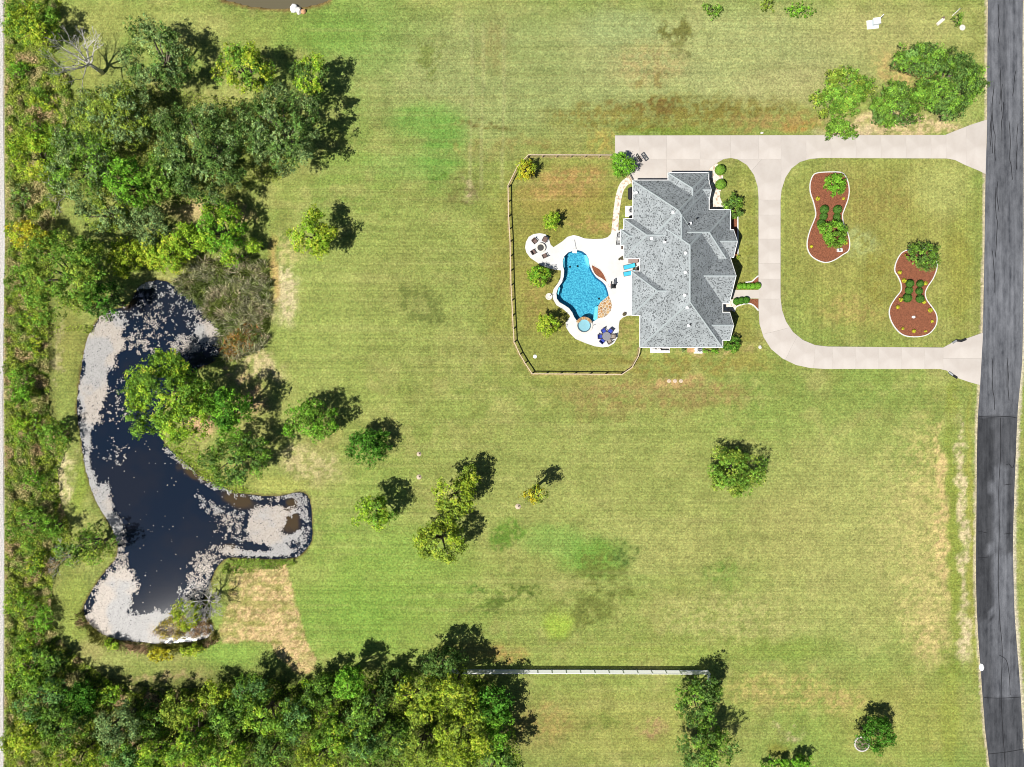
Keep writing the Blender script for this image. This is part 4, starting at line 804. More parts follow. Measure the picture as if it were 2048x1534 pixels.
# things on the roof: vents, pipes, dish  (photo pixel, height)
def roofpt(px, py, z): x, y = G(px, py, z); return (x - HO[0], y - HO[1], z)
def zroof(px, py):
    z = 6.0
    R_ = [(249.6, 410.5, 70.8, 337), (236, 384, 248, 396.2), (249.6, 384, 133, 382), (218.4, 400, 244, 321.3), (233.4, 330, 133.1, 218.9)]
    for _ in range(8):
        f_ = (CAM_H - z) / CAM_H; x = (px - 1024) * f_; y = (767 - py) * f_
        z = max([EV] + [EV + min(x - a, b_ - x, y - c_, d_ - y) / S * PITCH for a, b_, c_, d_ in R_ if a < x < b_ and c_ < y < d_])
    return z
ZA = lambda X, Y: (1200 + X / 5.68, 240 + Y / 5.68); ZB = lambda X, Y: (1200 + X / 5.68, 480 + Y / 5.68)
for q in (ZB(965, 150), ZB(965, 370), ZB(958, 628)):
    z = zroof(*q); x, y, z = roofpt(*q, z); mb = MB().cyl((x, y), .14, z - .25, z + .2, 12).lathe([(.0, z + .48), (.16, z + .46), (.27, z + .36), (.28, z + .24), (.15, z + .18)], 14, (x, y)); mb.build('turbine_vent', M_WHITE, house)
for q in (ZA(830, 1052), ZA(1028, 1172), ZA(588, 1345), ZA(735, 1385), ZB(990, 768), ZB(1008, 970)):
    z = zroof(*q); x, y, z = roofpt(*q, z); MB().box((x, y, z + .06), (.42, .38, .3), .0, .3, -.4).build('box_vent', M_WHITE, house)
for q in (ZA(1090, 1127), ZA(738, 1372), ZB(1018, 962), ZA(1000, 1190)):
    z = zroof(*q); x, y, z = roofpt(*q, z); MB().cyl((x, y), .07, z - .2, z + .4, 8).lathe([(.0, z + .45), (.16, z + .42), (.16, z + .36)], 10, (x, y)).build('pipe_vent', M_DARK, house)
q = ZA(400, 843); z = EV + .6; x, y, z = roofpt(*q, z)
dish = MB().lathe([(0, -.03), (.2, -.0), (.38, .08), (.46, .14), (.47, .15), (.38, .1), (.2, .02), (0, -.01)], 20)
do = dish.build('satellite_dish', M_WHITE, house, (x, y, z + .35), True); do.rotation_euler = (math.radians(-32), math.radians(-25), 0)
MB().tube([(0, 0, -.45), (0, 0, -.02)], [.04, .04], 6).build('mast', M_GREY, do); MB().tube([(0, -.4, .05), (.0, -.15, .55)], [.02, .02], 5).build('feed_arm', M_DARK, do)
# bed with mulch along the front wall, edged white
def bed(name, pts, label, curb=None, w_=.22, z=.05):
    q = GP(pts); c = np.mean(q, 0); e_ = tag(empty(name, (*c, 0)), label, 'flower bed')
    MB().prism(rel(q, c), -.05, z).build('mulch', M_MULCH, e_)
    MB().strip(rel(GP(curb), c) if curb else rel(q, c), w_, -.05, z + .06, closed=curb is None).build('edging', M_CURB, e_)
    return e_
bed('mulch_bed', [(1450, 421), (1475, 421), (1475.5, 512), (1462, 516), (1450, 512)], 'narrow red mulch bed along the front wall of the house', [(1475, 423), (1475.5, 470), (1475.5, 512)])
bed('mulch_bed', [(1503, 565), (1508, 559), (1516.6, 552), (1516.6, 571), (1500, 573), (1476, 573), (1476, 566)], 'small red mulch corner above the front walk hedge', smooth([(1490, 565), (1503, 563), (1510, 557), (1516.6, 551.5)], 3, False))
bed('mulch_bed', [(1472, 598.5), (1516.6, 598.5), (1516.6, 620), (1506, 610), (1496, 607.5), (1480, 610), (1472, 612)], 'red mulch corner below the front walk hedge', smooth([(1468, 624), (1472, 614), (1484, 609), (1497, 607), (1507, 611), (1516.6, 621)], 3, False))
b1o = bed('planting_bed', BED1, 'bone-shaped red mulch bed with white edging, nearer the house', None, .17)
b2o = bed('planting_bed', BED2, 'bone-shaped red mulch bed with white edging, nearer the road', None, .17)

# ------------------------------------------------------------------ fences
def along(path, step):
    pts = [np.array(path[0])]; d = 0
    for a, b_ in zip(path[:-1], path[1:]):
        a, b_ = np.array(a), np.array(b_); L = np.linalg.norm(b_ - a); k = max(1, round(L / step))
        for i in range(1, k + 1): pts.append(a + (b_ - a) * i / k)
    return pts
fpts = along(GP(FENCE, 1.2), 2.55); f0 = fpts[0]
fe = tag(empty('yard_fence', (f0[0], f0[1], 0)), 'low brown post and rail fence enclosing the back yard', 'fence')
M_WIRE = plain('fence_wire', (.10, .09, .08), .6, .1, 5)
for i, p in enumerate(fpts):
    MB().box((p[0] - f0[0], p[1] - f0[1], .57), (.19, .19, 1.2), .3).build('post', M_WOODDK, fe)
    if i + 1 < len(fpts):
        q = fpts[i + 1]; m_ = (p + q) / 2 - f0; d = q - p; L = np.linalg.norm(d); a = math.atan2(d[1], d[0])
        MB().box((m_[0], m_[1], 1.16), (L, .12, .2), a).build('rail', M_BRASS, fe)
        w_ = MB(); u = d / L; nn = np.array((-u[1], u[0])) * .05
        for zz in (.2, .45, .7, .95):
            w_.tube([(*(p - f0 + nn), zz), (*(q - f0 + nn), zz)], [.008, .008], 3, False)
        w_.build('wire_mesh', M_WIRE, fe)
ga, gb = np.array(G(1257, 349, 1.0)), np.array(G(1266, 366, 1.0)); gd = gb - ga; gl = np.linalg.norm(gd); gan = math.atan2(gd[1], gd[0])
g = tag(empty('yard_gate', (*ga, 0), gan), 'small brown wooden gate between fence corner and garage', 'gate')
for x in (0, gl): MB().box((x, 0, .6), (.14, .14, 1.3)).build('post', M_WOODDK, g)
for zz in (.25, 1.1): MB().box((gl / 2, 0, zz), (gl - .2, .07, .12)).build('rail', M_BRASS, g)
for k in range(9): MB().box((.2 + k * (gl - .4) / 8, .05, .66), (.1, .03, 1.0)).build('picket', M_BRASS, g)
# white vinyl fence at the bottom
m, nt, n, l, b = mat_new('white_vinyl'); n.remove(b)
d_ = n.new('ShaderNodeBsdfDiffuse'); d_.inputs[0].default_value = (.88, .88, .89, 1); t_ = n.new('ShaderNodeBsdfTranslucent'); t_.inputs[0].default_value = (.96, .96, .97, 1); mx = n.new('ShaderNodeMixShader'); mx.inputs[0].default_value = .93
l.new(d_.outputs[0], mx.inputs[1]); l.new(t_.outputs[0], mx.inputs[2]); l.new(mx.outputs[0], n['Material Output'].inputs[0]); M_VINYL = m
HV = 1.6
vpath = GP([(905, 1339.5), (1160, 1339.5), (1415, 1340.5)], 0); vpts = along(vpath, 2.5); v0 = vpts[0]
cor = vpts[-1]; ex = np.array(G(1416, 1366)); vpts = vpts + along([cor, ex], 2.5)[1:]
vf = tag(empty('vinyl_fence', (v0[0], v0[1], 0)), 'long straight white vinyl fence along the southern lot line', 'fence')
for i, p in enumerate(vpts):
    MB().box((p[0] - v0[0], p[1] - v0[1], HV / 2), (.15, .15, HV + .12)).build('post', M_WHITE, vf)
    if i + 1 < len(vpts):
        q = vpts[i + 1]; m_ = (p + q) / 2 - v0; d = q - p; L = np.linalg.norm(d); a = math.atan2(d[1], d[0])
        MB().box((m_[0], m_[1], HV / 2 + .03), (L - .15, .03, HV - .2), a).build('panel', M_VINYL, vf)
        MB().box((m_[0], m_[1], HV - .04), (L - .15, .1, .12), a).build('top_rail', M_WHITE, vf)
        MB().box((m_[0], m_[1], .1), (L - .15, .09, .12), a).build('bottom_rail', M_WHITE, vf)

# ------------------------------------------------------------------ patio furniture and small things
def thing(name, px, py, rz, label, cat, group=None, z=.06): x, y = G(px, py); return tag(empty(name, (x, y, z), rz), label, cat, group)
def chair(px, py, rz, label, group, seatm, framem, arms=True, z=.06):
    """faces +x"""
    c = thing('patio_chair', px, py, rz, label, 'chair', group, z); c.scale = (1.2, 1.2, 1.0)
    MB().box((0, 0, .42), (.56, .58, .1)).build('seat', seatm, c)
    MB().box((-.3, 0, .72), (.1, .56, .62), 0, 0, -.22).build('backrest', seatm, c)
    for sx in (-.24, .24):
        for sy in (-.28, .28): MB().tube([(sx, sy, 0), (sx * .95, sy, .4)], [.028, .028], 5).build('leg', framem, c)
    if arms:
        for sy in (-.32, .32): MB().box((-.02, sy, .64), (.6, .07, .05)).build('armrest', framem, c)
    MB().tube([(-.3, -.3, .4), (-.4, -.3, 1.05), (-.4, .3, 1.05), (-.3, .3, .4)], [.03] * 4, 5).build('back_frame', framem, c)
    return c
def face(px, py, tx, ty): return math.atan2(-(ty - py), tx - px)
# fire pit circle
fp = z6(260, 358)
o = thing('fire_pit', *fp, 0, 'round cream fire pit table with dark bowl on the deck circle', 'fire pit')
MB().lathe([(0, .5), (.62, .5), (.86, .48), (.86, .36), (.7, .34), (.66, 0)], 32).build('table_ring', M_CREAM, o)
MB().lathe([(0, .545), (.5, .54), (.56, .53), (.57, .505)], 28).build('fire_bowl', plain('lava_rock', (.06, .058, .055), .9, .5, 18), o)
for q, lb in ((z6(185, 278), 'northwest of'), (z6(310, 262), 'northeast of'), (z6(168, 415), 'southwest of'), (z6(308, 460), 'southeast of')):
    chair(*q, face(*q, *fp), 'brown wicker chair %s the round fire pit' % lb, 'chairs around the fire pit', M_BROWNFAB, M_BRONZE)
# dining set
dt = (1080 + 838 / 6.345, 560 + 718 / 6.345)
o = thing('dining_table', *dt, 0, 'round grey patio table between blue chairs', 'table')
MB().lathe([(0, .74), (.72, .74), (.76, .72), (.72, .7), (0, .7)], 30).build('tabletop', plain('table_stone', (.2, .2, .22), .5, .3, 25), o)
MB().cyl((0, 0), .09, .02, .7, 10).build('pedestal', M_BRONZE, o); MB().lathe([(0, .06), (.36, .05), (.38, 0)], 20).build('base', M_BRONZE, o)
for X, Y, lb in ((757, 722, 'west of'), (783, 778, 'southwest of'), (803, 655, 'northwest of'), (878, 662, 'northeast of')):
    q = (1080 + X / 6.345, 560 + Y / 6.345); chair(*q, face(*q, *dt), 'blue cushioned patio chair %s the round grey table' % lb, 'blue chairs at the patio table', M_BLUE, M_BRONZE)
for X, Y, lb in ((912, 722, 'east of'), (872, 782, 'southeast of')):
    q = (1080 + X / 6.345, 560 + Y / 6.345); chair(*q, face(*q, *dt), 'bare bronze patio chair %s the round grey table' % lb, 'bare chairs at the patio table', plain('sling', (.28, .24, .2), .8, .2, 30), M_BRONZE)
# loungers
def lounger(px, py, rz, label):
    c = thing('sun_lounger', px, py, rz, label, 'sun lounger', 'turquoise loungers by the house')
    MB().box((.25, 0, .33), (1.45, .68, .1)).build('mattress', M_TURQ, c); MB().box((-.7, 0, .52), (.66, .68, .1), 0, 0, .6).build('backrest', M_TURQ, c)
    for sy in (-.37, .37): MB().box((0, sy, .26), (2.0, .05, .08)).build('side_rail', M_BRONZE, c)
    for sx in (-.85, .85):
        for sy in (-.35, .35): MB().box((sx, sy, .12), (.06, .06, .24)).build('leg', M_BRONZE, c)
    MB().box((1.0, 0, .27), (.05, .78, .08)).build('foot_rail', M_BRONZE, c)
W8 = lambda X, Y: (1210 + X / 9.525, 455 + Y / 9.525)
lounger(*W8(455, 750), math.pi + .22, 'turquoise sun lounger in the open beside the brown storage box'); lounger(*W8(455, 880), math.pi + .18, 'turquoise sun lounger half hidden under the roof eave')
o = thing('storage_box', *W8(528, 640), 0, 'brown wicker storage box in the patio recess', 'storage box')
MB().box((0, 0, .3), (1.55, .78, .56)).build('body', M_BROWNFAB, o); MB().box((0, 0, .61), (1.62, .85, .06)).build('lid', plain('box_lid', (.27, .2, .185), .7, .15, 20), o)
o = thing('side_table', *W8(632, 785), 0, 'small dark square side table against the patio wall', 'side table')
MB().box((0, 0, .45), (.52, .62, .06)).build('tabletop', M_BRONZE, o)
for sx in (-.2, .2):
    for sy in (-.25, .25): MB().box((sx, sy, .21), (.05, .05, .42)).build('leg', M_BRONZE, o)
def planter(px, py, r, label, plantc=None):
    o = thing('planter', px, py, 0, label, 'planter'); MB().lathe([(r * .6, 0), (r * .95, .28), (r, .42), (r * .86, .42), (r * .8, .34), (0, .34)], 18).build('pot', M_BROWNFAB, o)
    MB().lathe([(0, .37), (r * .82, .36)], 14).build('soil', plain('potting_soil', (.12, .09, .06), .95, .3, 20), o)
    rng = np.random.default_rng(int(px)); N = 50; P = np.stack([rng.normal(0, r * .4, N), rng.normal(0, r * .4, N), rng.uniform(.38, .7, N)], 1)
    quads_mesh('plant', leaf_quads(P, unit(rng.normal(size=(N, 3)) + [0, 0, 1]), np.full(N, .2), np.full(N, .09), rng), np.tile(np.array([.16, .15, .08]), (N, 1)) * rng.uniform(.6, 1.3, (N, 1)), M_LEAF, o)
planter(*W8(318, 592), .33, 'large round brown planter north of the turquoise loungers'); planter(*W8(265, 612), .17, 'tiny round brown planter left of the large planter'); planter(*z4(1688, 607), .32, 'round brown planter at the southern deck corner'); planter(*W8(537, 800), .2, 'small dark planter beside the turquoise lounger head')
o = thing('bistro_table', *W8(252, 240), 0, 'grey metal bistro table beside the bay window', 'table')
MB().box((0, 0, .72), (.85, .85, .05)).build('tabletop', M_GREY, o); MB().box((0, 0, .755), (.4, .4, .02)).build('centre_tile', M_CREAM, o)
for sx in (-.35, .35):
    for sy in (-.35, .35): MB().box((sx, sy, .35), (.05, .05, .7)).build('leg', M_DARK, o)
chair(*W8(262, 178), -math.pi / 2, 'grey metal chair north of the bistro table', 'bistro chairs', M_GREY, M_DARK); chair(*W8(248, 298), math.pi / 2, 'grey metal chair south of the bistro table', 'bistro chairs', M_GREY, M_DARK)
o = thing('deck_box', *W8(330, 385), 0, 'small dark box against the bay window corner', 'box'); MB().box((0, 0, .24), (.44, .54, .48)).build('body', M_BROWNFAB, o); MB().box((0, 0, .5), (.5, .6, .05)).build('lid', M_BRONZE, o)
# grill, condensers, equipment
o = thing('covered_grill', 1259, 390, math.pi / 2, 'long black covered grill against the garage wall', 'grill', z=.0)
MB().lathe([(0, -1.05), (.3, -1.02), (.4, -.9), (.42, 0), (.4, .9), (.3, 1.02), (0, 1.05)], 14).build('drum', M_BLACK, o, (0, 0, .85)).rotation_euler = (0, math.pi / 2, 0)
for x in (-.7, 0, .7): ring(.425, .45, -.03, .03, 16).build('rib', M_DARK, o, (x, 0, .85)).rotation_euler = (0, math.pi / 2, 0)
for sx in (-.7, .7):
    for sy in (-.25, .25): MB().box((sx, sy, .3), (.07, .07, .6)).build('leg', M_DARK, o)
MB().box((.0, -.5, .8), (1.6, .25, .04)).build('shelf', M_DARK, o)
def condenser(px, py, label, pad=(1.6, 1.9)):
    o = thing('air_conditioner', px, py, 0, label, 'air conditioner', z=.0)
    MB().box((0, 0, .05), (*pad, .12)).build('pad', M_WHITE, o); MB().box((.1, 0, .5), (.82, .82, .78)).build('cabinet', plain('ac_cabinet', (.55, .55, .53), .5, .06, 4), o)
    MB().lathe([(0, .895), (.36, .895)], 20, (.1, 0)).build('fan_well', M_BLACK, o); ring(.34, .39, .89, .93, 20, c=(.1, 0)).build('fan_ring', M_GREY, o)
    for k in range(4): MB().box((.1 + .17 * math.cos(k * 1.57), .17 * math.sin(k * 1.57), .915), (.32, .1, .02), k * 1.57, .25).build('fan_blade', M_GREY, o)
condenser(1259.5, 423, 'white air conditioner on a pad beside the garage wall'); condenser(1396, 699.5, 'white air conditioner under the south wall eave', (1.5, 1.3))
o = thing('utility_cabinet', 1262, 436, 0, 'small black cabinet below the white air conditioner', 'cabinet', z=0); MB().box((0, 0, .4), (.55, .5, .8)).build('body', M_BLACK, o); MB().box((0, 0, .82), (.62, .56, .05)).build('lid', M_DARK, o)
o = thing('pool_equipment', 1320, 700, 0, 'white pad with pool pumps, filter tanks and pipes under the south eave', 'pool equipment', z=0)
MB().box((0, 0, .04), (3.4, 1.0, .1)).build('pad', M_WHITE, o)
for x in (-1.2, -.3): MB().lathe([(0, 1.05), (.22, 1.0), (.3, .85), (.3, .1)], 16, (x, 0)).build('filter_tank', M_WHITE, o)
for x in (.5, 1.2): MB().tube([(x - .3, .05, .3), (x + .3, .05, .3)], [.14, .12], 10).build('pump', M_BLACK, o); MB().cyl((x - .3, .05), .13, .1, .5, 12).build('strainer', M_DARK, o)
for y in (-.25, .3): MB().tube([(-1.3, y, .25), (1.4, y, .25), (1.4, y, .6)], [.04] * 3, 6).build('pipe', M_WHITE, o)
o = thing('stepping_pad', 1382, 699, 0, 'flat brown paver pad left of the south air conditioner', 'paver', z=0); MB().box((0, 0, .04), (1.3, 1.0, .1)).build('paver', M_ORSTONE, o)
for dx in (-.33, .33):
    for dy in (-.25, .25): MB().box((dx, dy, .1), (.6, .45, .03)).build('tile', FS[1], o)
# basketball goals
def hoop(px, py, rz, label, H, w_, h_, reach, board_z):
    o = thing('basketball_goal', px, py, rz, label, 'basketball goal', z=.05)
    MB().tube([(0, 0, 0), (0, 0, H * .86), (reach * .8, 0, board_z)], [.075, .07, .05], 8).build('pole', M_DARK, o)
    MB().box((-.1, 0, .08), (.9, .7, .16)).build('base', M_DARK, o)
    fr = MB(); t_ = .1
    for sy in (-1, 1): fr.box((reach, sy * w_ / 2, board_z), (t_, t_ * 1.5, h_))
    for sz in (-1, 1): fr.box((reach, 0, board_z + sz * h_ / 2), (t_, w_, t_ * 1.5))
    fr.build('board_frame', M_DARK, o)
    sq = MB()
    for sy in (-1, 1): sq.box((reach, sy * .3, board_z - .15), (t_ * .8, .09, .46))
    for sz in (-.38, .08): sq.box((reach, 0, board_z + sz), (t_ * .8, .6, .09))
    sq.build('target_square', M_DARK, o)
    m, nt, n, l, b = mat_new('board_glass'); n.remove(b); tr = n.new('ShaderNodeBsdfTransparent'); tr.inputs[0].default_value = (.93, .95, .95, 1); gl_ = n.new('ShaderNodeBsdfGlossy'); gl_.inputs['Roughness'].default_value = .05
    mx = n.new('ShaderNodeMixShader'); mx.inputs[0].default_value = .08; l.new(tr.outputs[0], mx.inputs[1]); l.new(gl_.outputs[0], mx.inputs[2]); l.new(mx.outputs[0], n['Material Output'].inputs[0])
    MB().box((reach, 0, board_z), (.02, w_ - .06, h_ - .06)).build('backboard', m, o)
    r_ = MB(); k = 14
    r_.tube([(reach + .32 + .23 * math.cos(6.2832 * i / k), .23 * math.sin(6.2832 * i / k), board_z - .38) for i in range(k + 1)], [.018] * (k + 1), 5, False); r_.build('rim', plain('rim_orange', (.5, .1, .02), .5, .1, 4), o)
    nt_ = MB()
    for i in range(10): a = .628 * i; nt_.tube([(reach + .32 + .22 * math.cos(a), .22 * math.sin(a), board_z - .39), (reach + .32 + .14 * math.cos(a + .3), .14 * math.sin(a + .3), board_z - .8)], [.008, .008], 3, False)
    nt_.build('net', M_WHITE, o)
hoop(1263, 334, math.radians(35), 'black basketball goal with clear backboard beside the bright green tree', 3.4, 1.4, .88, .9, 3.25)
hoop(1225, 573, math.pi, 'small basketball goal at the right edge of the pool', 2.1, 1.1, .75, .45, 1.9)
# yard bits
o = thing('stone_basin', 1098, 593, 0, 'pale round stone basin with dark spout at the pool edge lawn', 'basin', z=0)
MB().lathe([(0, .16), (.3, .12), (.52, .2), (.6, .16), (.62, 0)], 20).build('bowl', M_STONE, o); MB().tube([(.15, .05, .1), (.35, .25, .55), (.6, .1, .5)], [.05, .045, .03], 6).build('spout', M_DARK, o)
o = thing('septic_lid', 1070, 713, 0, 'lone white round lid in the back yard lawn', 'lid', z=0); MB().lathe([(0, .1), (.26, .09), (.33, .05), (.34, 0)], 18).build('cover', M_WHITE, o); MB().lathe([(0, .13), (.06, .12), (.07, .09)], 8).build('knob', M_GREY, o)
for x, lb in ((1338, 'left'), (1350, 'middle'), (1362, 'right')):
    o = thing('septic_lid', x, 762, 0, '%s one of three pale round lids south of the house' % lb, 'lid', 'septic lids south of the house', z=0); MB().lathe([(0, .06), (.26, .05), (.33, .03), (.35, -.02)], 18).build('cover', M_SOIL, o); MB().box((0, 0, .11), (.16, .04, .05)).build('handle', M_GREY, o)
o = thing('utility_box', 1748, 48, .1, 'white utility box on a white pad near the top edge', 'utility box', z=0)
MB().box((-.3, -.1, .05), (2.0, 1.5, .14)).build('pad', M_WHITE, o); MB().box((.1, .1, .5), (1.15, .95, .8)).build('cabinet', plain('box_grey', (.5, .55, .6), .5, .06, 4), o); MB().box((.1, .1, .92), (1.25, 1.05, .06)).build('lid', M_WHITE, o)
MB().tube([(.5, .4, .0), (.55, .45, 2.2)], [.09, .09], 8).build('marker_post', M_WHITE, o)
o = thing('concrete_block', 1880, 44, .7, 'weathered beige concrete block lying near the road end', 'block', z=0); MB().box((0, 0, .14), (1.5, .55, .28)).build('slab', M_CREAM, o); MB().box((.75, .2, .2), (.35, .3, .36)).build('cap', M_BROWNFAB, o)
o = thing('marker_pole', 1905, 31, .8, 'short white marker pole beside the top roadside shrub', 'pole', z=0); MB().tube([(0, 0, 0), (.1, .08, 2.0)], [.08, .07], 8).build('post', M_WHITE, o); MB().lathe([(0, 2.05), (.1, 2.0), (.11, 1.9)], 8, (.1, .08)).build('cap', M_GREY, o)
o = thing('manhole_cover', 1925, 55, 0, 'pale round cover in the grass near the top right corner', 'lid', z=0); MB().lathe([(0, .06), (.45, .05), (.52, 0)], 20).build('cover', M_CREAM, o); MB().box((0, 0, .07), (.2, .05, .04)).build('handle', M_GREY, o)
o = thing('address_stone', 1678, 501, .05, 'small white sign stone in the mulch bed nearer the house', 'stone', z=.05); MB().box((0, 0, .18), (.85, .55, .36)).build('block', M_WHITE, o); MB().box((0, 0, .37), (.45, .22, .03)).build('plaque', M_DARK, o)
def rock(name, px, py, r, label, mat_, cat='rock', sz=.5, seed=1, group=None):
    rnd = np.random.default_rng(seed); bm = bmesh.new(); bmesh.ops.create_icosphere(bm, subdivisions=2, radius=1)
    for v in bm.verts:
        k = 1 + .28 * (fbm(np.array(v.co.x * 1.4 + seed), np.array(v.co.y * 1.4 + v.co.z), seed, 3) - .5) * 2; v.co = Vector((v.co.x * r[0] * k, v.co.y * r[1] * k, max(v.co.z, -.2) * sz * k))
    me = bpy.data.meshes.new(name); bm.to_mesh(me); bm.free(); me.materials.append(mat_)
    o = link(name, me, None, (*G(px, py), .0)); tag(o, label, cat, group); return o
rock('boulder', 588, 17, (.75, .85), 'large white boulder on the bank of the top pond', M_WHITE, 'boulder', .55, 3)
rock('boulder', 598, 22, (.5, .7), 'second white boulder right beside the larger one at the top pond', M_STONE, 'boulder', .5, 4); rock('boulder', 607, 23, (.45, .5), 'orange boulder beside the white boulders at the top pond', M_ORSTONE, 'boulder', .4, 6)
rock('rock', 1827, 634, (.32, .26), 'small white rock in the mulch bed nearer the road', M_WHITE, 'rock', .3, 8); rock('rock', 1963, 1334, (.42, .75), 'white rock at the left edge of the road', M_WHITE, 'rock', .35, 9)
rock('rock', 1524, 266, (.3, .2), 'small pale rock on the grass above the driveway', M_STONE, 'rock', .2, 10); rock('rock', 1520, 694, (.3, .35), 'small pale rock beside the driveway bend south of the house', M_STONE, 'rock', .25, 12)
def mound(px, py, r, label, seed):
    e_ = tag(empty('dirt_mound', (*G(px, py), 0)), label, 'dirt mound'); rnd = random.Random(seed)
    MB().lathe([(0, .2), (r * .35, .2), (r * .7, .1), (r, -.02)], 12).build('soil', M_SOIL, e_, shade=True); MB().lathe([(0, .33), (r * .22, .3), (r * .28, .16)], 8, (r * .2, r * .15)).build('stump', M_BARK, e_)
mound(838, 908, .42, 'pale dirt mound in the lawn, upper one near the round bush', 1); mound(838, 954, .45, 'pale dirt mound with dark stump, lower one near the round bush', 2); mound(1036, 1013, .5, 'pale dirt mound at the foot of the thin tree', 3)
# culvert head walls at the drive apron
for pts, lb in (([(1904, 686), (1912, 681), (1922, 682), (1932, 678)], 'upper'), ([(1897, 744), (1905, 750), (1914, 756)], 'lower')):
    q = GP(pts); c = q[0]; o = tag(empty('culvert_wall', (*c, 0)), '%s dark culvert edge at the lower driveway apron' % lb, 'culvert')
    MB().strip(rel(q, c), .4, -.1, .12, False).build('wall', M_DARK, o); MB().tube([(*rel(q, c)[0], .05), (*rel(q, c)[1], .05)], [.2, .2], 8).build('pipe', M_GREY, o)
# stone ring at the lower right tree
o = tag(empty('stone_ring', (*G(1723, 1487), 0)), 'ring of white stones around the lower right tree foot', 'stone ring')
for k in range(22):
    a = 2 * math.pi * k / 22; MB().box((1.25 * math.cos(a), 1.25 * math.sin(a), .1), (.3, .2, .24), a + 1.57).build('stone', M_STONE, o)
MB().lathe([(0, .08), (1.15, .05)], 20).build('mulch', plain('dark_mulch', (.2, .15, .11), .95, .5, 12), o)

# ------------------------------------------------------------------ plants
LK = 1.75
PAL = {  # leaf colours as seen in sun
 'dark': (98, 128, 62), 'mid': (116, 154, 58), 'bright': (118, 170, 54), 'yellow': (166, 192, 60), 'grey': (128, 152, 92), 'olive': (142, 164, 64), 'blue': (112, 152, 82), 'gold': (200, 188, 54), 'pine': (84, 134, 46), 'lime': (152, 192, 58)}
def leafcol(key, N, clump, rng):
    c = np.array([lin(v) for v in PAL[key]]) / LIT * LK
    k = rng.uniform(.75, 1.25, N) * clump
    col = c[None, :] * k[:, None]
    sh = rng.normal(0, .10, N); col[:, 0] *= 1 + sh; col[:, 2] *= 1 - sh * .5
    return np.clip(col, .004, .6)
def crown_geo(rx, ry, z0, z1, seed, key, leaf=.42, clump=1.1, dens=70, fill=.85, gap=.0, key2=None, spread=1.0):
    """leaf quads of a crown centred on x=y=0 between heights z0 and z1; also returns clump centres"""
    rng = np.random.default_rng(seed); rz = (z1 - z0) / 2; zc = (z0 + z1) / 2
    ncl = int(max(9, 4.4 * rx * ry / (clump * clump) * fill))
    th = rng.uniform(0, 2 * np.pi, ncl); cz = rng.uniform(-.55, 1, ncl); sr = np.sqrt(1 - np.clip(cz, -1, 1) ** 2)
    ph = rng.uniform(0, 6.28, 4); am = 1 + .08 * np.sin(2 * th + ph[0]) + .08 * np.sin(3 * th + ph[1]) + .06 * np.sin(5 * th + ph[2])
    rho = (rng.uniform(.25, 1, ncl) ** .5) * .92; inx = max(.3, 1.08 - .45 * clump / max(rx, ry))
    Cx = rx * inx * am * rho * sr * np.cos(th); Cy = ry * inx * am * rho * sr * np.sin(th); Cz = zc + (rz - clump * .3) * rho * cz + rng.normal(0, .14, ncl) * rz
    cr = clump * rng.uniform(.55, 1.15, ncl)
    if gap: k = rng.random(ncl) > gap; Cx, Cy, Cz, cr = Cx[k], Cy[k], Cz[k], cr[k]; ncl = len(Cx)
    # tufts on the clumps, leaves on the tufts
    area = np.pi * rx * ry; NT = int(max(40, area * dens * .19)); w = cr ** 2; ti = rng.choice(ncl, NT, p=w / w.sum())
    d = unit(rng.normal(size=(NT, 3))); d[:, 2] = np.where(d[:, 2] < -.2, -d[:, 2] * .6, d[:, 2]); rr = rng.random(NT) ** .33
    T = np.stack([Cx[ti], Cy[ti], Cz[ti]], 1) + d * (cr[ti] * rr)[:, None] * np.array([spread, spread, 1.25])
    N = int(area * dens * 2.0); li = rng.integers(0, NT, N); ci = ti[li]; tr_ = leaf * .62 * rng.uniform(.6, 1.4, NT)
    P = T[li] + rng.normal(size=(N, 3)) * (tr_[li] * .55)[:, None]
    out_ = unit((P - np.array([0, 0, zc])) / np.array([rx, ry, rz]))
    Nn = unit(d[li] * .4 + out_ * .65 + rng.normal(size=(N, 3)) * .5 + np.array([-.12, -.1, .3]))
    L = leaf * .66 * rng.uniform(.6, 1.3, N); tb = rng.uniform(.38, 1.5, NT)
    cb = rng.uniform(.74, 1.26, ncl)
    kk = cb[ci] * tb[li]; col = leafcol(key, N, kk, rng)
    if key2:
        pick = (rng.random(ncl) < .45)[ci]; col[pick] = leafcol(key2, N, kk, rng)[pick]
    return leaf_quads(P, Nn, L, L * rng.uniform(.45, .75, N), rng), col, np.stack([Cx, Cy, Cz, cr], 1)
def trunk_geo(z0, zc, cl, r, seed, nl=7, lean=(0, 0)):
    rnd = random.Random(seed); mb = MB(); fork = (lean[0] * .3, lean[1] * .3, z0 * .9 + .2)
    mb.tube([(0, 0, -.15), (lean[0] * .1, lean[1] * .1, fork[2] * .45), fork, (lean[0], lean[1], zc * .92)], [r * 1.35, r, r * .85, r * .3], 7)
    idx = list(range(len(cl))); rnd.shuffle(idx)
    for i in idx[:nl]:
        c = cl[i]; m_ = ((fork[0] + c[0]) / 2 + rnd.uniform(-.3, .3), (fork[1] + c[1]) / 2 + rnd.uniform(-.3, .3), fork[2] + (c[2] - fork[2]) * .62)
        mb.tube([fork, m_, tuple(c[:3])], [r * .55, r * .34, r * .12], 5)
    return mb
_seed = [100]
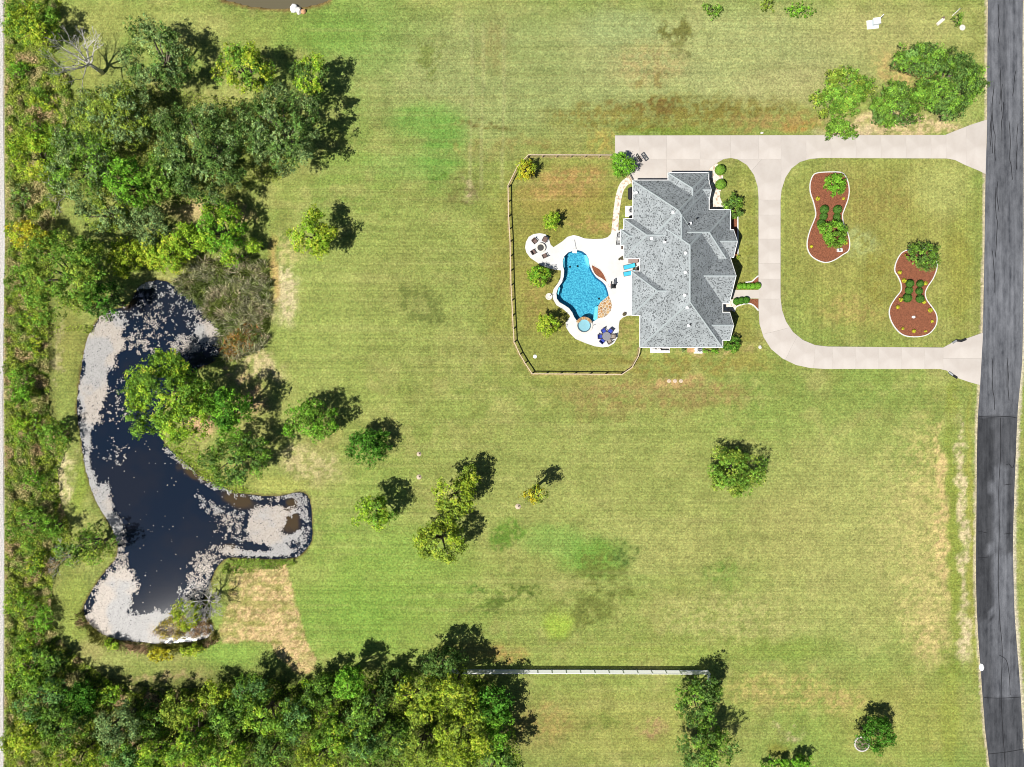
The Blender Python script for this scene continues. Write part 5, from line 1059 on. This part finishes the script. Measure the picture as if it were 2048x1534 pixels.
def tree(px, py, rx, ry, h, key, label, name='broadleaf_tree', cat='tree', group=None, leaf=.42, clump=None, dens=70, fill=.85, gap=0, base=.3, key2=None, lobes=(), shift=(0, 0), nl=7, bark=None, spread=1.0):
    """px,py,rx,ry: the crown as seen in the photo (pixels); h: height in metres"""
    _seed[0] += 1; sd_ = _seed[0]; z0, z1 = h * base, h; zc = (z0 + z1) / 2; f = (CAM_H - zc * 1.1) / CAM_H
    x, y = G(px, py, zc * 1.1); RX, RY = rx / S * f, ry / S * f
    if clump is None: clump = min(1.25, max(.45, .24 * min(RX, RY) + .25))
    V, col, cl = crown_geo(RX, RY, z0, z1, sd_, key, leaf, clump, dens, fill, gap, key2, spread)
    for k, (lx, ly, lrx, lry, lh) in enumerate(lobes):
        zz = lh * (1 + base) / 2; lx2, ly2 = G(lx, ly, zz * 1.1)
        V2, c2, cl2 = crown_geo(lrx / S * f, lry / S * f, lh * base, lh, sd_ * 31 + k, key, leaf, clump, dens, fill, gap, key2, spread)
        off = np.array([lx2 - x, ly2 - y, 0]); V = np.concatenate([V, V2 + off]); col = np.concatenate([col, c2]); cl2 = cl2.copy(); cl2[:, :2] += off[:2]; cl = np.concatenate([cl, cl2[:max(4, len(cl2) // 3)]])
    sx, sy = shift; x0, y0 = x + sx, y + sy
    e_ = tag(empty(name, (x0, y0, 0)), label, cat, group)
    V = V - np.array([sx, sy, 0]); cl = cl - np.array([sx, sy, 0, 0])
    r = max(.06, min(.38, .045 * h * (.6 + .1 * RX)))
    trunk_geo(z0, zc, cl, r, sd_, nl, (-sx, -sy)).build('trunk', bark or M_BARK, e_, shade=True)
    quads_mesh('crown', V, col, M_LEAF, e_)
    return e_

WW = 'trees of the western wood'
tree(62, 48, 58, 52, 6.5, 'yellow', 'yellow-green tree filling the top left corner', group=WW, key2='mid')
tree(312, 112, 76, 78, 9, 'dark', 'dark green tree right of the bleached dead tree at the top', group=WW, key2='grey', dens=60)
tree(482, 138, 64, 52, 8.5, 'yellow', 'pale yellow-green tree below the top pond', group=WW, key2='mid')
tree(622, 150, 42, 46, 8, 'lime', 'thin lime tree at the right tip of the upper wood', group=WW, dens=62, gap=.15, key2='dark')
tree(556, 255, 92, 98, 11, 'grey', 'broad grey-green tree bordering the lawn in the upper wood', group=WW, key2='dark')
tree(395, 300, 105, 108, 12, 'dark', 'largest dark crown in the middle of the upper wood', group=WW, key2='grey')
tree(232, 232, 92, 74, 10, 'grey', 'grey-green tree below the bleached dead tree', group=WW, key2='olive')
tree(160, 325, 78, 82, 9, 'grey', 'grey-green tree left of the bright green round one', group=WW, key2='mid')
tree(255, 362, 46, 52, 11.5, 'bright', 'bright green round tree inside the upper wood', group=WW)
tree(320, 350, 40, 50, 9, 'mid', 'mid green tree right of the bright round one', group=WW)
tree(70, 312, 50, 56, 5.5, 'lime', 'lime green tree near the gravel at the upper left', group=WW, key2='yellow')
tree(212, 425, 60, 40, 7, 'grey', 'pale grey-green tree below the bright round one', group=WW, key2='olive')
tree(292, 455, 46, 50, 7, 'grey', 'silvery tree above the yellow willow clumps', group=WW)
tree(112, 548, 104, 98, 12, 'mid', 'huge round dark tree at the north-west pond bank', group=WW, key2='olive')
tree(55, 468, 44, 30, 6, 'gold', 'yellow-topped tree behind the huge round one', group=WW, key2='yellow')
tree(205, 600, 42, 42, 8, 'dark', 'dark tree overhanging the northern pond tip', group=WW, key2='pine')
tree(250, 512, 44, 40, 6, 'yellow', 'left one of the yellow willow clumps north of the pond', group=WW, dens=80)
tree(330, 505, 44, 50, 6, 'yellow', 'middle one of the yellow willow clumps north of the pond', group=WW, dens=80, key2='lime')
tree(368, 480, 42, 40, 6.5, 'lime', 'bright willow clump above the brown reeds', group=WW, dens=80)
tree(440, 460, 48, 60, 7.5, 'lime', 'tall bright lime tree at the right end of the willow clumps', group=WW, key2='bright', lobes=[(462, 515, 24, 16, 5)])
tree(510, 492, 22, 16, 3.5, 'lime', 'small lime bush at the edge of the reeds', group=WW)
tree(432, 412, 36, 22, 6, 'mid', 'mid green tree over the bare soil strip', group=WW, gap=.2)
tree(624, 468, 46, 54, 8, 'lime', 'lone lime tree on the lawn beside the upper wood', dens=75, gap=.05, key2='yellow')
tree(335, 797, 98, 98, 10, 'mid', 'big round green tree on the pond peninsula', key2='lime', leaf=.5, dens=60)
tree(455, 820, 52, 52, 10.5, 'bright', 'tall bright green tree beside the big round pond tree', key2='pine')
tree(470, 918, 74, 58, 8, 'mid', 'spreading tree below the tall one near the pond', key2='dark', gap=.15)
tree(622, 842, 58, 46, 6.8, 'bright', 'bright green tree alone on the lawn right of the pond trees', key2='mid')
tree(738, 893, 46, 42, 5.5, 'pine', 'round deep green tree on the lawn near the dirt mounds', leaf=.36, dens=95, base=.12)
tree(748, 1026, 48, 38, 7.5, 'lime', 'lawn tree with bleached twigs at its lower left', dens=70, gap=.08, key2='mid')
tree(880, 1082, 58, 50, 8, 'yellow', 'lower half of the leaning pair of lawn trees', group='leaning pair of lawn trees', dens=80, key2='olive', gap=.04)
tree(908, 992, 48, 44, 8, 'olive', 'upper half of the leaning pair of lawn trees', group='leaning pair of lawn trees', key2='yellow', dens=80, lobes=[(938, 958, 30, 22, 6)])
tree(1070, 988, 28, 22, 8, 'olive', 'thin sparse tree with a long shadow on the lower lawn', dens=50, gap=.1, key2='gold', base=.4, clump=.6)
tree(1472, 940, 62, 52, 4.6, 'olive', 'dense round olive tree alone on the lower right lawn', leaf=.34, dens=115, base=.08, key2='mid')
RG = 'roadside trees above the driveway'
tree(1688, 188, 66, 50, 5, 'mid', 'leftmost crown of the roadside trees above the driveway', group=RG, dens=75, key2='olive', gap=.05)
tree(1790, 208, 64, 50, 5, 'mid', 'middle crown of the roadside trees above the driveway', group=RG, dens=62, gap=.15, key2='dark')
tree(1895, 165, 74, 74, 6.5, 'dark', 'largest crown of the roadside trees, nearest the road', group=RG, dens=80, key2='mid', gap=.08, lobes=[(1948, 155, 26, 34, 6)])
tree(1840, 118, 58, 36, 6.5, 'mid', 'topmost crown of the roadside trees', group=RG, dens=74, gap=.08, key2='dark')
tree(1683, 260, 44, 20, 3.5, 'mid', 'low branch-like crown hanging over the driveway edge', group=RG, dens=55, gap=.15)
tree(1395, 1402, 52, 54, 7, 'mid', 'round green tree at the end of the white fence', key2='dark', base=.15)
tree(1410, 1498, 64, 52, 7.5, 'mid', 'large green tree below the one at the fence end', key2='dark', base=.15)
tree(1752, 1470, 40, 38, 5, 'pine', 'dark green tree in the stone ring at the lower right', leaf=.34, dens=120, shift=(-.9, -.4), base=.1)
tree(1562, 1532, 44, 16, 2.2, 'bright', 'low leafy shrub row cut by the bottom edge', name='shrub', cat='shrub', base=.05)
tree(1608, 1526, 22, 18, 3.2, 'bright', 'taller shrub at the right end of the bottom edge row', name='shrub', cat='shrub', base=.05)
# ornamental trees round the house
kw = dict(leaf=.26, clump=.36, dens=210)
tree(1051, 338, 22, 23, 3.9, 'gold', 'golden young tree at the upper left fence corner', key2='yellow', **kw)
tree(1102, 441, 19, 21, 3.6, 'lime', 'small lime tree north of the fire pit circle', **kw)
tree(1078, 551, 25, 24, 3.6, 'lime', 'small lime tree between fire pit and pool', key2='bright', **kw)
tree(1095, 649, 24, 26, 4.2, 'yellow', 'small yellow-green tree left of the spa', key2='lime', **kw)
tree(1244, 330, 25, 29, 4.2, 'bright', 'bright green tree at the end of the driveway', **kw)
tree(1466, 413, 23, 25, 3.0, 'mid', 'feathery tree at the front corner of the house', key2='dark', **kw)
tree(1461, 688, 22, 18, 2.8, 'mid', 'leafy shrub tree at the south-east corner of the house', key2='pine', **kw)
tree(1672, 368, 24, 24, 2.6, 'bright', 'solid bright green tree in the top of the bed nearer the house', base=.08, **kw)
tree(1668, 467, 30, 30, 3.0, 'mid', 'feathery green tree in the bed nearer the house', key2='bright', base=.12, **kw)
tree(1850, 512, 36, 31, 3.6, 'mid', 'feathery dark tree at the top of the bed nearer the road', key2='dark', leaf=.26, clump=.42, dens=160, gap=.1)
# shrubs under the south wall
tree(1422, 702, 22, 5, 1.1, 'bright', 'row of low green shrubs under the south wall', name='shrub', cat='shrub', base=.05, leaf=.22, clump=.4, dens=140)
tree(1367, 700, 6, 5, 1.0, 'grey', 'grey-green round shrub under the south wall', name='shrub', cat='shrub', base=.05, leaf=.2, clump=.35, dens=140)
tree(1474, 514, 6, 5, .9, 'yellow', 'small yellow-green shrub at the front gable corner', name='shrub', cat='shrub', base=.05, leaf=.2, clump=.3, dens=140)
tree(1915, 36, 10, 22, 2.0, 'mid', 'thin tall shrub beside the white marker pole', name='shrub', cat='shrub', base=.05, dens=40, leaf=.3, clump=.5)

# clipped round shrubs
def ball(px, py, r_px, key, label, group, name='boxwood_shrub', leaf=.16, dens=260, flat=.85):
    _seed[0] += 1; rng = np.random.default_rng(_seed[0]); r = r_px / S; x, y = G(px, py, r * .8)
    e_ = tag(empty(name, (x, y, .04)), label, 'shrub', group)
    bm = bmesh.new(); bmesh.ops.create_icosphere(bm, subdivisions=2, radius=r * .9)
    for v in bm.verts: v.co.z = v.co.z * flat + r * flat * .95
    me = bpy.data.meshes.new('core'); bm.to_mesh(me); bm.free(); me.materials.append(plain('shrub_core', (.02, .035, .012), .9, .3, 10)); link('core', me, e_)
    N = int(4 * math.pi * r * r * dens * .8); d = unit(rng.normal(size=(N, 3))); P = d * r * rng.uniform(.9, 1.04, (N, 1)); P[:, 2] = P[:, 2] * flat + r * flat * .95
    Nn = unit(d + rng.normal(size=(N, 3)) * .35); L = leaf * rng.uniform(.7, 1.3, N)
    quads_mesh('foliage', leaf_quads(P, Nn, L, L * .6, rng), leafcol(key, N, np.ones(N), rng), M_LEAF, e_)
    MB().tube([(0, 0, -.05), (0, 0, r * flat)], [.06, .05], 6).build('stem', M_BARK, e_)
    return e_
PAL['box'] = (84, 124, 50)
for i, (X, Y, r) in enumerate(((350, 560, 44), (342, 630, 38), (318, 700, 42))): ball(*z5(X, Y), r / 5.11, 'box', '%s ball in the left column of the bed nearer the house' % ('top', 'middle', 'bottom')[i], 'clipped balls in the bed nearer the house')
for i, (X, Y, r) in enumerate(((485, 560, 43), (478, 635, 36), (492, 690, 34))): ball(*z5(X, Y), r / 5.11, 'box', '%s ball in the right column of the bed nearer the house' % ('top', 'middle', 'bottom')[i], 'clipped balls in the bed nearer the house')
for i, (X, Y, r) in enumerate(((720, 575, 35), (712, 636, 33), (698, 705, 38))): ball(*z7(X, Y), r / 4.51, 'box', '%s ball in the left column of the bed nearer the road' % ('top', 'middle', 'bottom')[i], 'clipped balls in the bed nearer the road')
for i, (X, Y, r) in enumerate(((813, 576, 31), (804, 643, 30), (812, 712, 35))): ball(*z7(X, Y), r / 4.51, 'box', '%s ball in the right column of the bed nearer the road' % ('top', 'middle', 'bottom')[i], 'clipped balls in the bed nearer the road')
ball(1440, 340, 10, 'mid', 'upper of the two big clipped balls by the garage walk', 'clipped balls by the garage walk', leaf=.2); ball(1441, 369, 10, 'mid', 'lower of the two big clipped balls by the garage walk', 'clipped balls by the garage walk', leaf=.2)
for i, x in enumerate((1480, 1488.5, 1497, 1505.5, 1515)): ball(x, 572.5 - (.8 if i == 4 else 0), 5.8 + (.8 if i == 4 else 0), 'bright', '%s ball of the clipped hedge above the front walk' % ('first', 'second', 'third', 'fourth', 'rightmost')[i], 'hedge balls above the front walk')
for i, (x, y) in enumerate(((1473, 603), (1482.5, 601.5), (1492, 600.5))): ball(x, y, 6.8, 'pine', '%s ball of the clipped hedge below the front walk' % ('left', 'middle', 'right')[i], 'hedge balls below the front walk')
PAL['flower'] = (232, 206, 60)
FB1 = [((283, 447), 20, 'upper left'), ((547, 447), 12, 'upper right'), ((218, 937), 16, 'lower left'), ((568, 902), 18, 'lower right')]
for q, r, lb in FB1: ball(*z5(*q), max(r / 5.11, 2.6), 'flower', '%s yellow shrub in the bed nearer the house' % lb, 'yellow shrubs in the bed nearer the house', 'golden_shrub', .14)
FB2 = [((683, 318), 10, 'topmost'), ((630, 473), 17, 'yellow shrub below the topmost, left edge'), ((668, 547), 19, 'left neck'), ((862, 572), 16, 'right neck'), ((638, 718), 18, 'left waist'), ((848, 740), 16, 'right waist'), ((610, 786), 16, 'left lobe'), ((905, 815), 20, 'right lobe'), ((921, 915), 12, 'lower right edge'), ((657, 980), 12, 'bottom left'), ((757, 1003), 16, 'bottom middle'), ((861, 1004), 10, 'bottom right')]
for q, r, lb in FB2: ball(*z7(*q), max(r / 4.51, 2.4), 'flower', ('%s yellow shrub in the bed nearer the road' % lb) if 'yellow' not in lb else 'second yellow shrub down the left edge, bed nearer the road', 'yellow shrubs in the bed nearer the road', 'golden_shrub', .14)

# southern wood: crowns listed left to right
SW_ = 'trees of the southern wood'
BW = [(92, 1322, 38, 36, 3.6, 'mid', 'green tree at the top left end of the southern wood'), (55, 1345, 40, 40, 4, 'lime', 'lime scrub tree by the gravel above the southern wood'), (85, 1400, 56, 50, 6, 'blue', 'blue-green crown near the gravel in the southern wood'), (160, 1400, 40, 36, 5.5, 'pine', 'dark crown right of the blue-green one near the gravel'),
 (215, 1388, 34, 22, 2.6, 'lime', 'lime tree on the wood edge below the curved grass'), (45, 1480, 46, 44, 7, 'yellow', 'yellow tree in the bottom left corner'), (125, 1455, 46, 44, 8, 'mid', 'mid green crown above the bottom left corner'), (150, 1515, 46, 34, 7, 'yellow', 'yellow crown cut by the bottom edge, far left'),
 (235, 1450, 52, 48, 9, 'grey', 'grey-green crown with pale twigs in the southern wood'), (240, 1520, 44, 32, 8, 'blue', 'blue-green crown at the bottom edge, left part'), (300, 1445, 44, 42, 5, 'mid', 'mid green crown with a dark hollow beside it'), (352, 1418, 40, 38, 5, 'olive', 'olive crown on the wood edge under the curved lawn'),
 (375, 1480, 58, 52, 9, 'lime', 'broad lime crown low in the southern wood'), (310, 1512, 46, 36, 8, 'lime', 'lime crown at the bottom edge, left of centre'), (430, 1392, 42, 32, 5, 'yellow', 'yellow-green crown pushing toward the curved lawn'), (505, 1382, 44, 40, 7.5, 'blue', 'blue-green crown pointing at the straw field'),
 (455, 1440, 44, 42, 8, 'mid', 'mid green crown behind the yellow-green one'), (525, 1432, 42, 38, 9, 'lime', 'lime crown with pale branches south of the straw field'), (450, 1512, 48, 40, 8, 'lime', 'lime crown at the bottom edge below the straw field'), (590, 1440, 40, 44, 9, 'blue', 'slim blue-green crown south of the straw field'), (545, 1500, 46, 42, 8, 'mid', 'mid green crown at the bottom edge, middle'),
 (618, 1385, 26, 26, 5, 'lime', 'small lime tree at the straw field foot'), (645, 1385, 38, 34, 7, 'mid', 'green tree just right of the straw field foot'), (695, 1362, 42, 38, 8, 'bright', 'bright green crown on the lawn edge of the southern wood'), (665, 1462, 48, 46, 9, 'lime', 'lime crown behind the bright green one'), (635, 1518, 46, 34, 8, 'yellow', 'yellow crown at the bottom edge, right of middle'), (735, 1415, 44, 44, 9, 'mid', 'mid green crown in the thick of the southern wood'),
 (722, 1490, 44, 44, 8, 'blue', 'blue-green crown low in the southern wood'), (785, 1480, 44, 44, 8, 'mid', 'mid green crown left of the big yellow ones'), (790, 1365, 36, 30, 6, 'dark', 'dark tree on the lawn edge left of the white fence'), (845, 1395, 56, 50, 10, 'yellow', 'left one of the big yellow crowns near the fence'), (912, 1378, 46, 44, 10, 'yellow', 'upper one of the big yellow crowns near the fence'), (925, 1462, 62, 58, 11, 'yellow', 'largest yellow crown below the fence start'), (845, 1492, 54, 42, 9, 'olive', 'olive crown below the big yellow ones'), (905, 1520, 48, 34, 9, 'yellow', 'yellow crown cut by the bottom edge near the lawn'),
 (990, 1405, 38, 44, 8, 'pine', 'dark green crown beside the lower lawn, below the fence'), (1005, 1460, 32, 40, 8, 'bright', 'bright green crown at the right side of the southern wood'), (1000, 1522, 44, 36, 9, 'mid', 'last crown of the southern wood at the bottom edge'), (880, 1322, 46, 34, 8, 'dark', 'dark tree above the start of the white fence')]
for a in BW: tree(*a[:5], a[5], a[6], group=SW_, key2={'lime': 'mid', 'yellow': 'olive', 'mid': 'dark', 'blue': 'mid'}.get(a[5]), leaf=.46, dens=58, base=.2, gap=.1)

# tall shrubs of the western strip
WS = 'shrubs of the western strip'
for a in [(35, 140, 20, 20, 2.5, 'bright', 'green shrub by the gravel below the corner tree'), (80, 200, 34, 26, 2.4, 'yellow', 'yellow shrub left of the bleached dead tree'), (60, 255, 34, 26, 2.2, 'olive', 'olive shrub at the upper gravel edge'), (110, 265, 26, 24, 3, 'lime', 'lime shrub above the grey-green wood trees'), (40, 395, 22, 26, 2, 'grey', 'grey shrub beside the gravel below the lime tree'),
          (60, 640, 30, 20, 2.2, 'lime', 'lime shrub under the huge round tree'), (70, 680, 16, 30, 2, 'yellow', 'yellow shrub left of the mown bank strip'), (40, 770, 36, 44, 3.6, 'bright', 'dark-centred green shrub west of the pond'), (110, 870, 40, 34, 4, 'mid', 'green shrub clump at the top of the west bank'), (55, 860, 34, 36, 3, 'lime', 'lime shrub beside the west gravel'),
          (68, 960, 24, 24, 3, 'bright', 'round bright green shrub left of the pale bank'), (55, 1050, 52, 44, 4.5, 'mid', 'mid green thicket tree left of the dead-branched one'), (110, 1052, 28, 26, 4.5, 'bright', 'green thicket tree touching the pond bank path'), (185, 1090, 46, 44, 6.5, 'olive', 'bank tree with bare branches whose shadow crosses the pond'), (140, 1110, 32, 30, 5, 'grey', 'grey twiggy tree beside the bank tree'),
          (70, 1130, 30, 30, 2.6, 'yellow', 'yellow shrub south of the thicket trees'), (40, 1210, 30, 34, 2.4, 'lime', 'lime shrub by the lower gravel'), (80, 1240, 26, 36, 2.6, 'bright', 'bright shrub left of the lower mown strip'), (50, 1290, 36, 30, 2.6, 'lime', 'lime shrub above the bottom left wood')]:
    tree(*a[:6], a[6], name='shrub', cat='shrub', group=WS, base=.08, key2='mid', dens=50, leaf=.34, gap=.15)
tree(375, 1228, 34, 34, 3.2, 'yellow', 'yellow-green bush beside the bleached tree at the pond', name='shrub', cat='shrub', base=.08)
tree(320, 1310, 28, 14, 2.0, 'gold', 'golden bush on the bank south of the pond, left', name='shrub', cat='shrub', base=.05)
tree(385, 1300, 26, 12, 1.8, 'yellow', 'yellow bush on the bank south of the pond, right', name='shrub', cat='shrub', base=.05)
tree(225, 1290, 14, 14, 1.8, 'lime', 'small lime bush at the south-west pond corner', name='shrub', cat='shrub', base=.05)
for a in [(1425, 22, 26, 18, 1.2, 'mid', 'low weedy shrub at the top edge, left one'), (1535, 10, 20, 14, 1.0, 'olive', 'low weedy shrub at the top edge, middle one'), (1600, 18, 34, 16, 1.3, 'bright', 'low weedy shrub at the top edge, right one')]: tree(*a[:6], a[6], name='shrub', cat='shrub', base=.05, dens=40, leaf=.3, gap=.25)

# dead trees
def dead_tree(px, py, h, label, seed, spread=.55, r=.28, depth=5, lean=(0, 0), name='dead_tree', nb=4, lenf=.4):
    rnd = random.Random(seed); x, y = G(px, py); e_ = tag(empty(name, (x, y, 0)), label, 'tree')
    tr = MB(); br = MB()
    top = Vector((lean[0], lean[1], h * .38)); tr.tube([(0, 0, -.2), (lean[0] * .3, lean[1] * .3, h * .18), tuple(top)], [r * 1.3, r, r * .8], 7)
    def grow(p, d, L, rr, dp):
        q = p + d * L * .5 + Vector((rnd.uniform(-1, 1), rnd.uniform(-1, 1), rnd.uniform(-.4, .6))) * L * .09; e = q + (d + Vector((rnd.uniform(-1, 1), rnd.uniform(-1, 1), rnd.uniform(-.3, .5))) * .22).normalized() * L * .5
        br.tube([p, q, e], [rr, rr * .8, rr * .58], 5 if dp > 2 else 3, False)
        if dp == 0: return
        for k in range(rnd.choice((2, 3, 3)) if dp > 1 else 3):
            st = e if k < 2 else q
            nd = (d + Vector((rnd.uniform(-1, 1), rnd.uniform(-1, 1), rnd.uniform(-.5, .7))) * .85).normalized(); grow(st, nd, L * rnd.uniform(.58, .85), max(.022, rr * .56), dp - 1)
    for k in range(nb):
        a = 6.283 * k / nb + rnd.uniform(-.4, .4); d = Vector((math.cos(a) * spread + lean[0] * .1, math.sin(a) * spread + lean[1] * .1, .75)).normalized(); grow(top - Vector((0, 0, rnd.uniform(0, h * .1))), d, h * lenf * rnd.uniform(.7, 1.1), r * .62, depth)
    tr.build('trunk', M_DEADBARK, e_, shade=True); br.build('branches', M_DEADBARK, e_)
dead_tree(205, 146, 9.0, 'bleached bare tree with wide branches in the upper left', 5, .75, .3, 4, (-.5, .2), nb=6, lenf=.3)
dead_tree(432, 1196, 6.2, 'bleached leafless tree leaning over the southern pond bank', 9, .95, .2, 5, (-.3, .3), nb=6, lenf=.26)
dead_tree(152, 400, 4.5, 'small grey bare snag at the wood edge near the gravel', 13, .7, .14, 3, (-.6, .2), nb=3)
dead_tree(150, 1108, 5.0, 'grey bare snag inside the western thicket by the pond', 17, .8, .15, 4, (-.2, .2), nb=4, lenf=.3)

# ------------------------------------------------------------------ scrub, reeds, weeds (uncountable)
def scatter(poly, per_m2, seed, test=None):
    rng = np.random.default_rng(seed); P = np.array(poly); lo, hi = P.min(0), P.max(0); n_ = int((hi - lo).prod() / S / S * per_m2)
    q = rng.uniform(lo, hi, (n_, 2)); k = inpoly(q[:, 0], q[:, 1], poly)
    if test is not None: k &= test(q[:, 0], q[:, 1])
    return q[k], rng
def scrub(name, poly, per_m2, hmax, seed, cols, label, leaf=.28, zb=.05, freq=16):
    q, rng = scatter(poly, per_m2, seed); N = len(q); hn = fbm(q[:, 0] / freq, q[:, 1] / freq, seed, 3); hh = hmax * sst(.3, .72, hn)
    z = zb + hh * rng.uniform(.35, 1, N) ** .6; f = (CAM_H - z) / CAM_H
    P = np.stack([(q[:, 0] - 1024) / S * f, (767 - q[:, 1]) / S * f, z], 1); Nn = unit(rng.normal(size=(N, 3)) * .7 + [-.1, -.1, .8])
    L = leaf * rng.uniform(.6, 1.4, N); t = fbm(q[:, 0] / 28, q[:, 1] / 28, seed + 5, 3); t = np.clip((t - .28) / .44, 0, .999) * (len(cols) - 1); i0 = t.astype(int)
    cc = np.array([[lin(v) for v in c] for c in cols]) / LIT * LK; fr = (t - i0)[:, None]; col = cc[i0] * (1 - fr) + cc[np.minimum(i0 + 1, len(cols) - 1)] * fr
    col = col * rng.uniform(.6, 1.35, (N, 1))
    o = quads_mesh(name, leaf_quads(P, Nn, L, L * rng.uniform(.35, .7, N), rng), col, M_LEAF); tag(o, label, 'scrub', kind='stuff')
STRIP = [(12, -20), (128, -20), (112, 60), (105, 110), (135, 150), (142, 190), (130, 260), (112, 330), (112, 460), (98, 500), (95, 640), (97, 720), (98, 830), (140, 860), (132, 905), (115, 940), (122, 1010), (140, 1050), (140, 1110), (108, 1140), (102, 1200), (102, 1240), (125, 1285), (175, 1330), (230, 1368), (330, 1378), (420, 1375), (480, 1400), (480, 1550), (8, 1550), (10, 1000), (7, 700), (11, 400), (9, 100)]
scrub('scrub', STRIP, 80, 1.1, 61, [(190, 166, 124), (142, 152, 76), (160, 176, 66), (112, 144, 56), (164, 164, 100), (184, 172, 120)], 'tangled green and tan scrub beside the gravel track')
scrub('undergrowth', [(420, 1370), (520, 1350), (600, 1372), (640, 1345), (720, 1335), (800, 1345), (900, 1340), (960, 1350), (1020, 1420), (1050, 1550), (400, 1550)], 40, 2.2, 63, [(110, 140, 56), (150, 176, 62), (96, 120, 50)], 'dark undergrowth beneath the southern wood')
scrub('undergrowth', [(130, 180), (300, 170), (420, 190), (520, 200), (620, 240), (560, 360), (440, 395), (330, 420), (240, 400), (130, 390)], 26, 2.0, 65, [(110, 130, 60), (150, 160, 70)], 'dark undergrowth beneath the upper wood')
def blades(name, poly, per_m2, hmin, hmax, seed, cols, label, lean=.8, w_=.05, freq=22):
    q, rng = scatter(poly, per_m2, seed); N = len(q); h = rng.uniform(hmin, hmax, N); x = (q[:, 0] - 1024) / S; y = (767 - q[:, 1]) / S
    la = fbm(q[:, 0] / 26, q[:, 1] / 26, seed) * 14 + rng.normal(0, .7, N); el = rng.uniform(.25, 1.15, N); Lb = h * rng.uniform(.5, .9, N)
    D = np.stack([np.cos(la) * np.cos(el), np.sin(la) * np.cos(el), np.sin(el)], 1); z0 = np.maximum(h * rng.uniform(-.1, .6, N) - .3, -.35); B = np.stack([x, y, z0], 1)
    sd_ = np.stack([-np.sin(la), np.cos(la), np.zeros(N)], 1) * w_; E = B + D * Lb[:, None]; Mx = B + D * (Lb * .5)[:, None] + np.array([0, 0, .06])
    V = np.stack([B, Mx + sd_, E, Mx - sd_], 1)
    t = fbm(q[:, 0] / freq, q[:, 1] / freq, seed + 2, 3); t = np.clip((t - .3) / .4, 0, .999) * (len(cols) - 1); i0 = t.astype(int); cc = np.array([[lin(v) for v in c] for c in cols]) / LIT; fr = (t - i0)[:, None]
    col = (cc[i0] * (1 - fr) + cc[np.minimum(i0 + 1, len(cols) - 1)] * fr) * rng.uniform(.5, 1.6, (N, 1)) * 1.5
    o = quads_mesh(name, V, col, M_REED); tag(o, label, 'reeds', kind='stuff')
REEDS = [(345, 572), (365, 548), (400, 525), (440, 512), (480, 510), (530, 525), (541, 560), (540, 600), (541, 650), (533, 690), (500, 710), (465, 722), (440, 718), (442, 690), (446, 665), (425, 640), (400, 610), (370, 585)]
blades('reeds', REEDS, 95, .6, 2.1, 71, [(112, 128, 66), (172, 168, 136), (130, 138, 80), (190, 176, 146), (110, 124, 58)], 'brown and olive reed bed north-east of the pond', w_=.06)
blades('reeds', [(442, 690), (470, 660), (500, 640), (520, 660), (505, 700), (460, 715)], 50, .8, 1.9, 73, [(206, 160, 84), (186, 130, 84), (150, 120, 70)], 'rust orange patch of reeds at the east pond bank', w_=.06)
blades('reeds', smooth([(163, 1225), (178, 1250), (215, 1276), (270, 1288), (340, 1290), (400, 1284), (428, 1266), (440, 1280), (400, 1298), (330, 1303), (260, 1300), (200, 1286), (165, 1258), (155, 1235)], 2), 70, .5, 1.6, 75, [(110, 112, 56), (150, 148, 70), (90, 100, 44), (170, 140, 110)], 'dark reeds along the southern pond shore', w_=.06)
blades('reeds', [(345, 1225), (420, 1235), (425, 1265), (390, 1278), (330, 1280), (300, 1268), (320, 1245)], 45, .5, 1.5, 77, [(150, 120, 90), (130, 124, 60), (186, 170, 70), (180, 160, 150)], 'thin brown reeds standing in the south pond scum', w_=.05)
blades('bank_grass', [(505, 1119), (585, 1119), (590, 1130), (560, 1138), (500, 1142), (450, 1150), (440, 1135), (455, 1120)], 60, .3, .9, 79, [(112, 150, 56), (150, 176, 70), (96, 124, 44)], 'green rushes along the south-east pond arm', w_=.05)
blades('bank_grass', [(330, 890), (350, 872), (380, 872), (400, 900), (430, 945), (480, 975), (520, 985), (470, 988), (420, 968), (372, 935)], 45, .3, .9, 81, [(132, 164, 56), (164, 184, 70), (120, 150, 60)], 'green bank grass below the big pond tree', w_=.05)
blades('bank_grass', [(95, 655), (190, 650), (185, 668), (140, 660), (100, 672)], 40, .3, .8, 83, [(140, 164, 60), (164, 184, 70)], 'tall grass under the huge round tree by the pond', w_=.05)
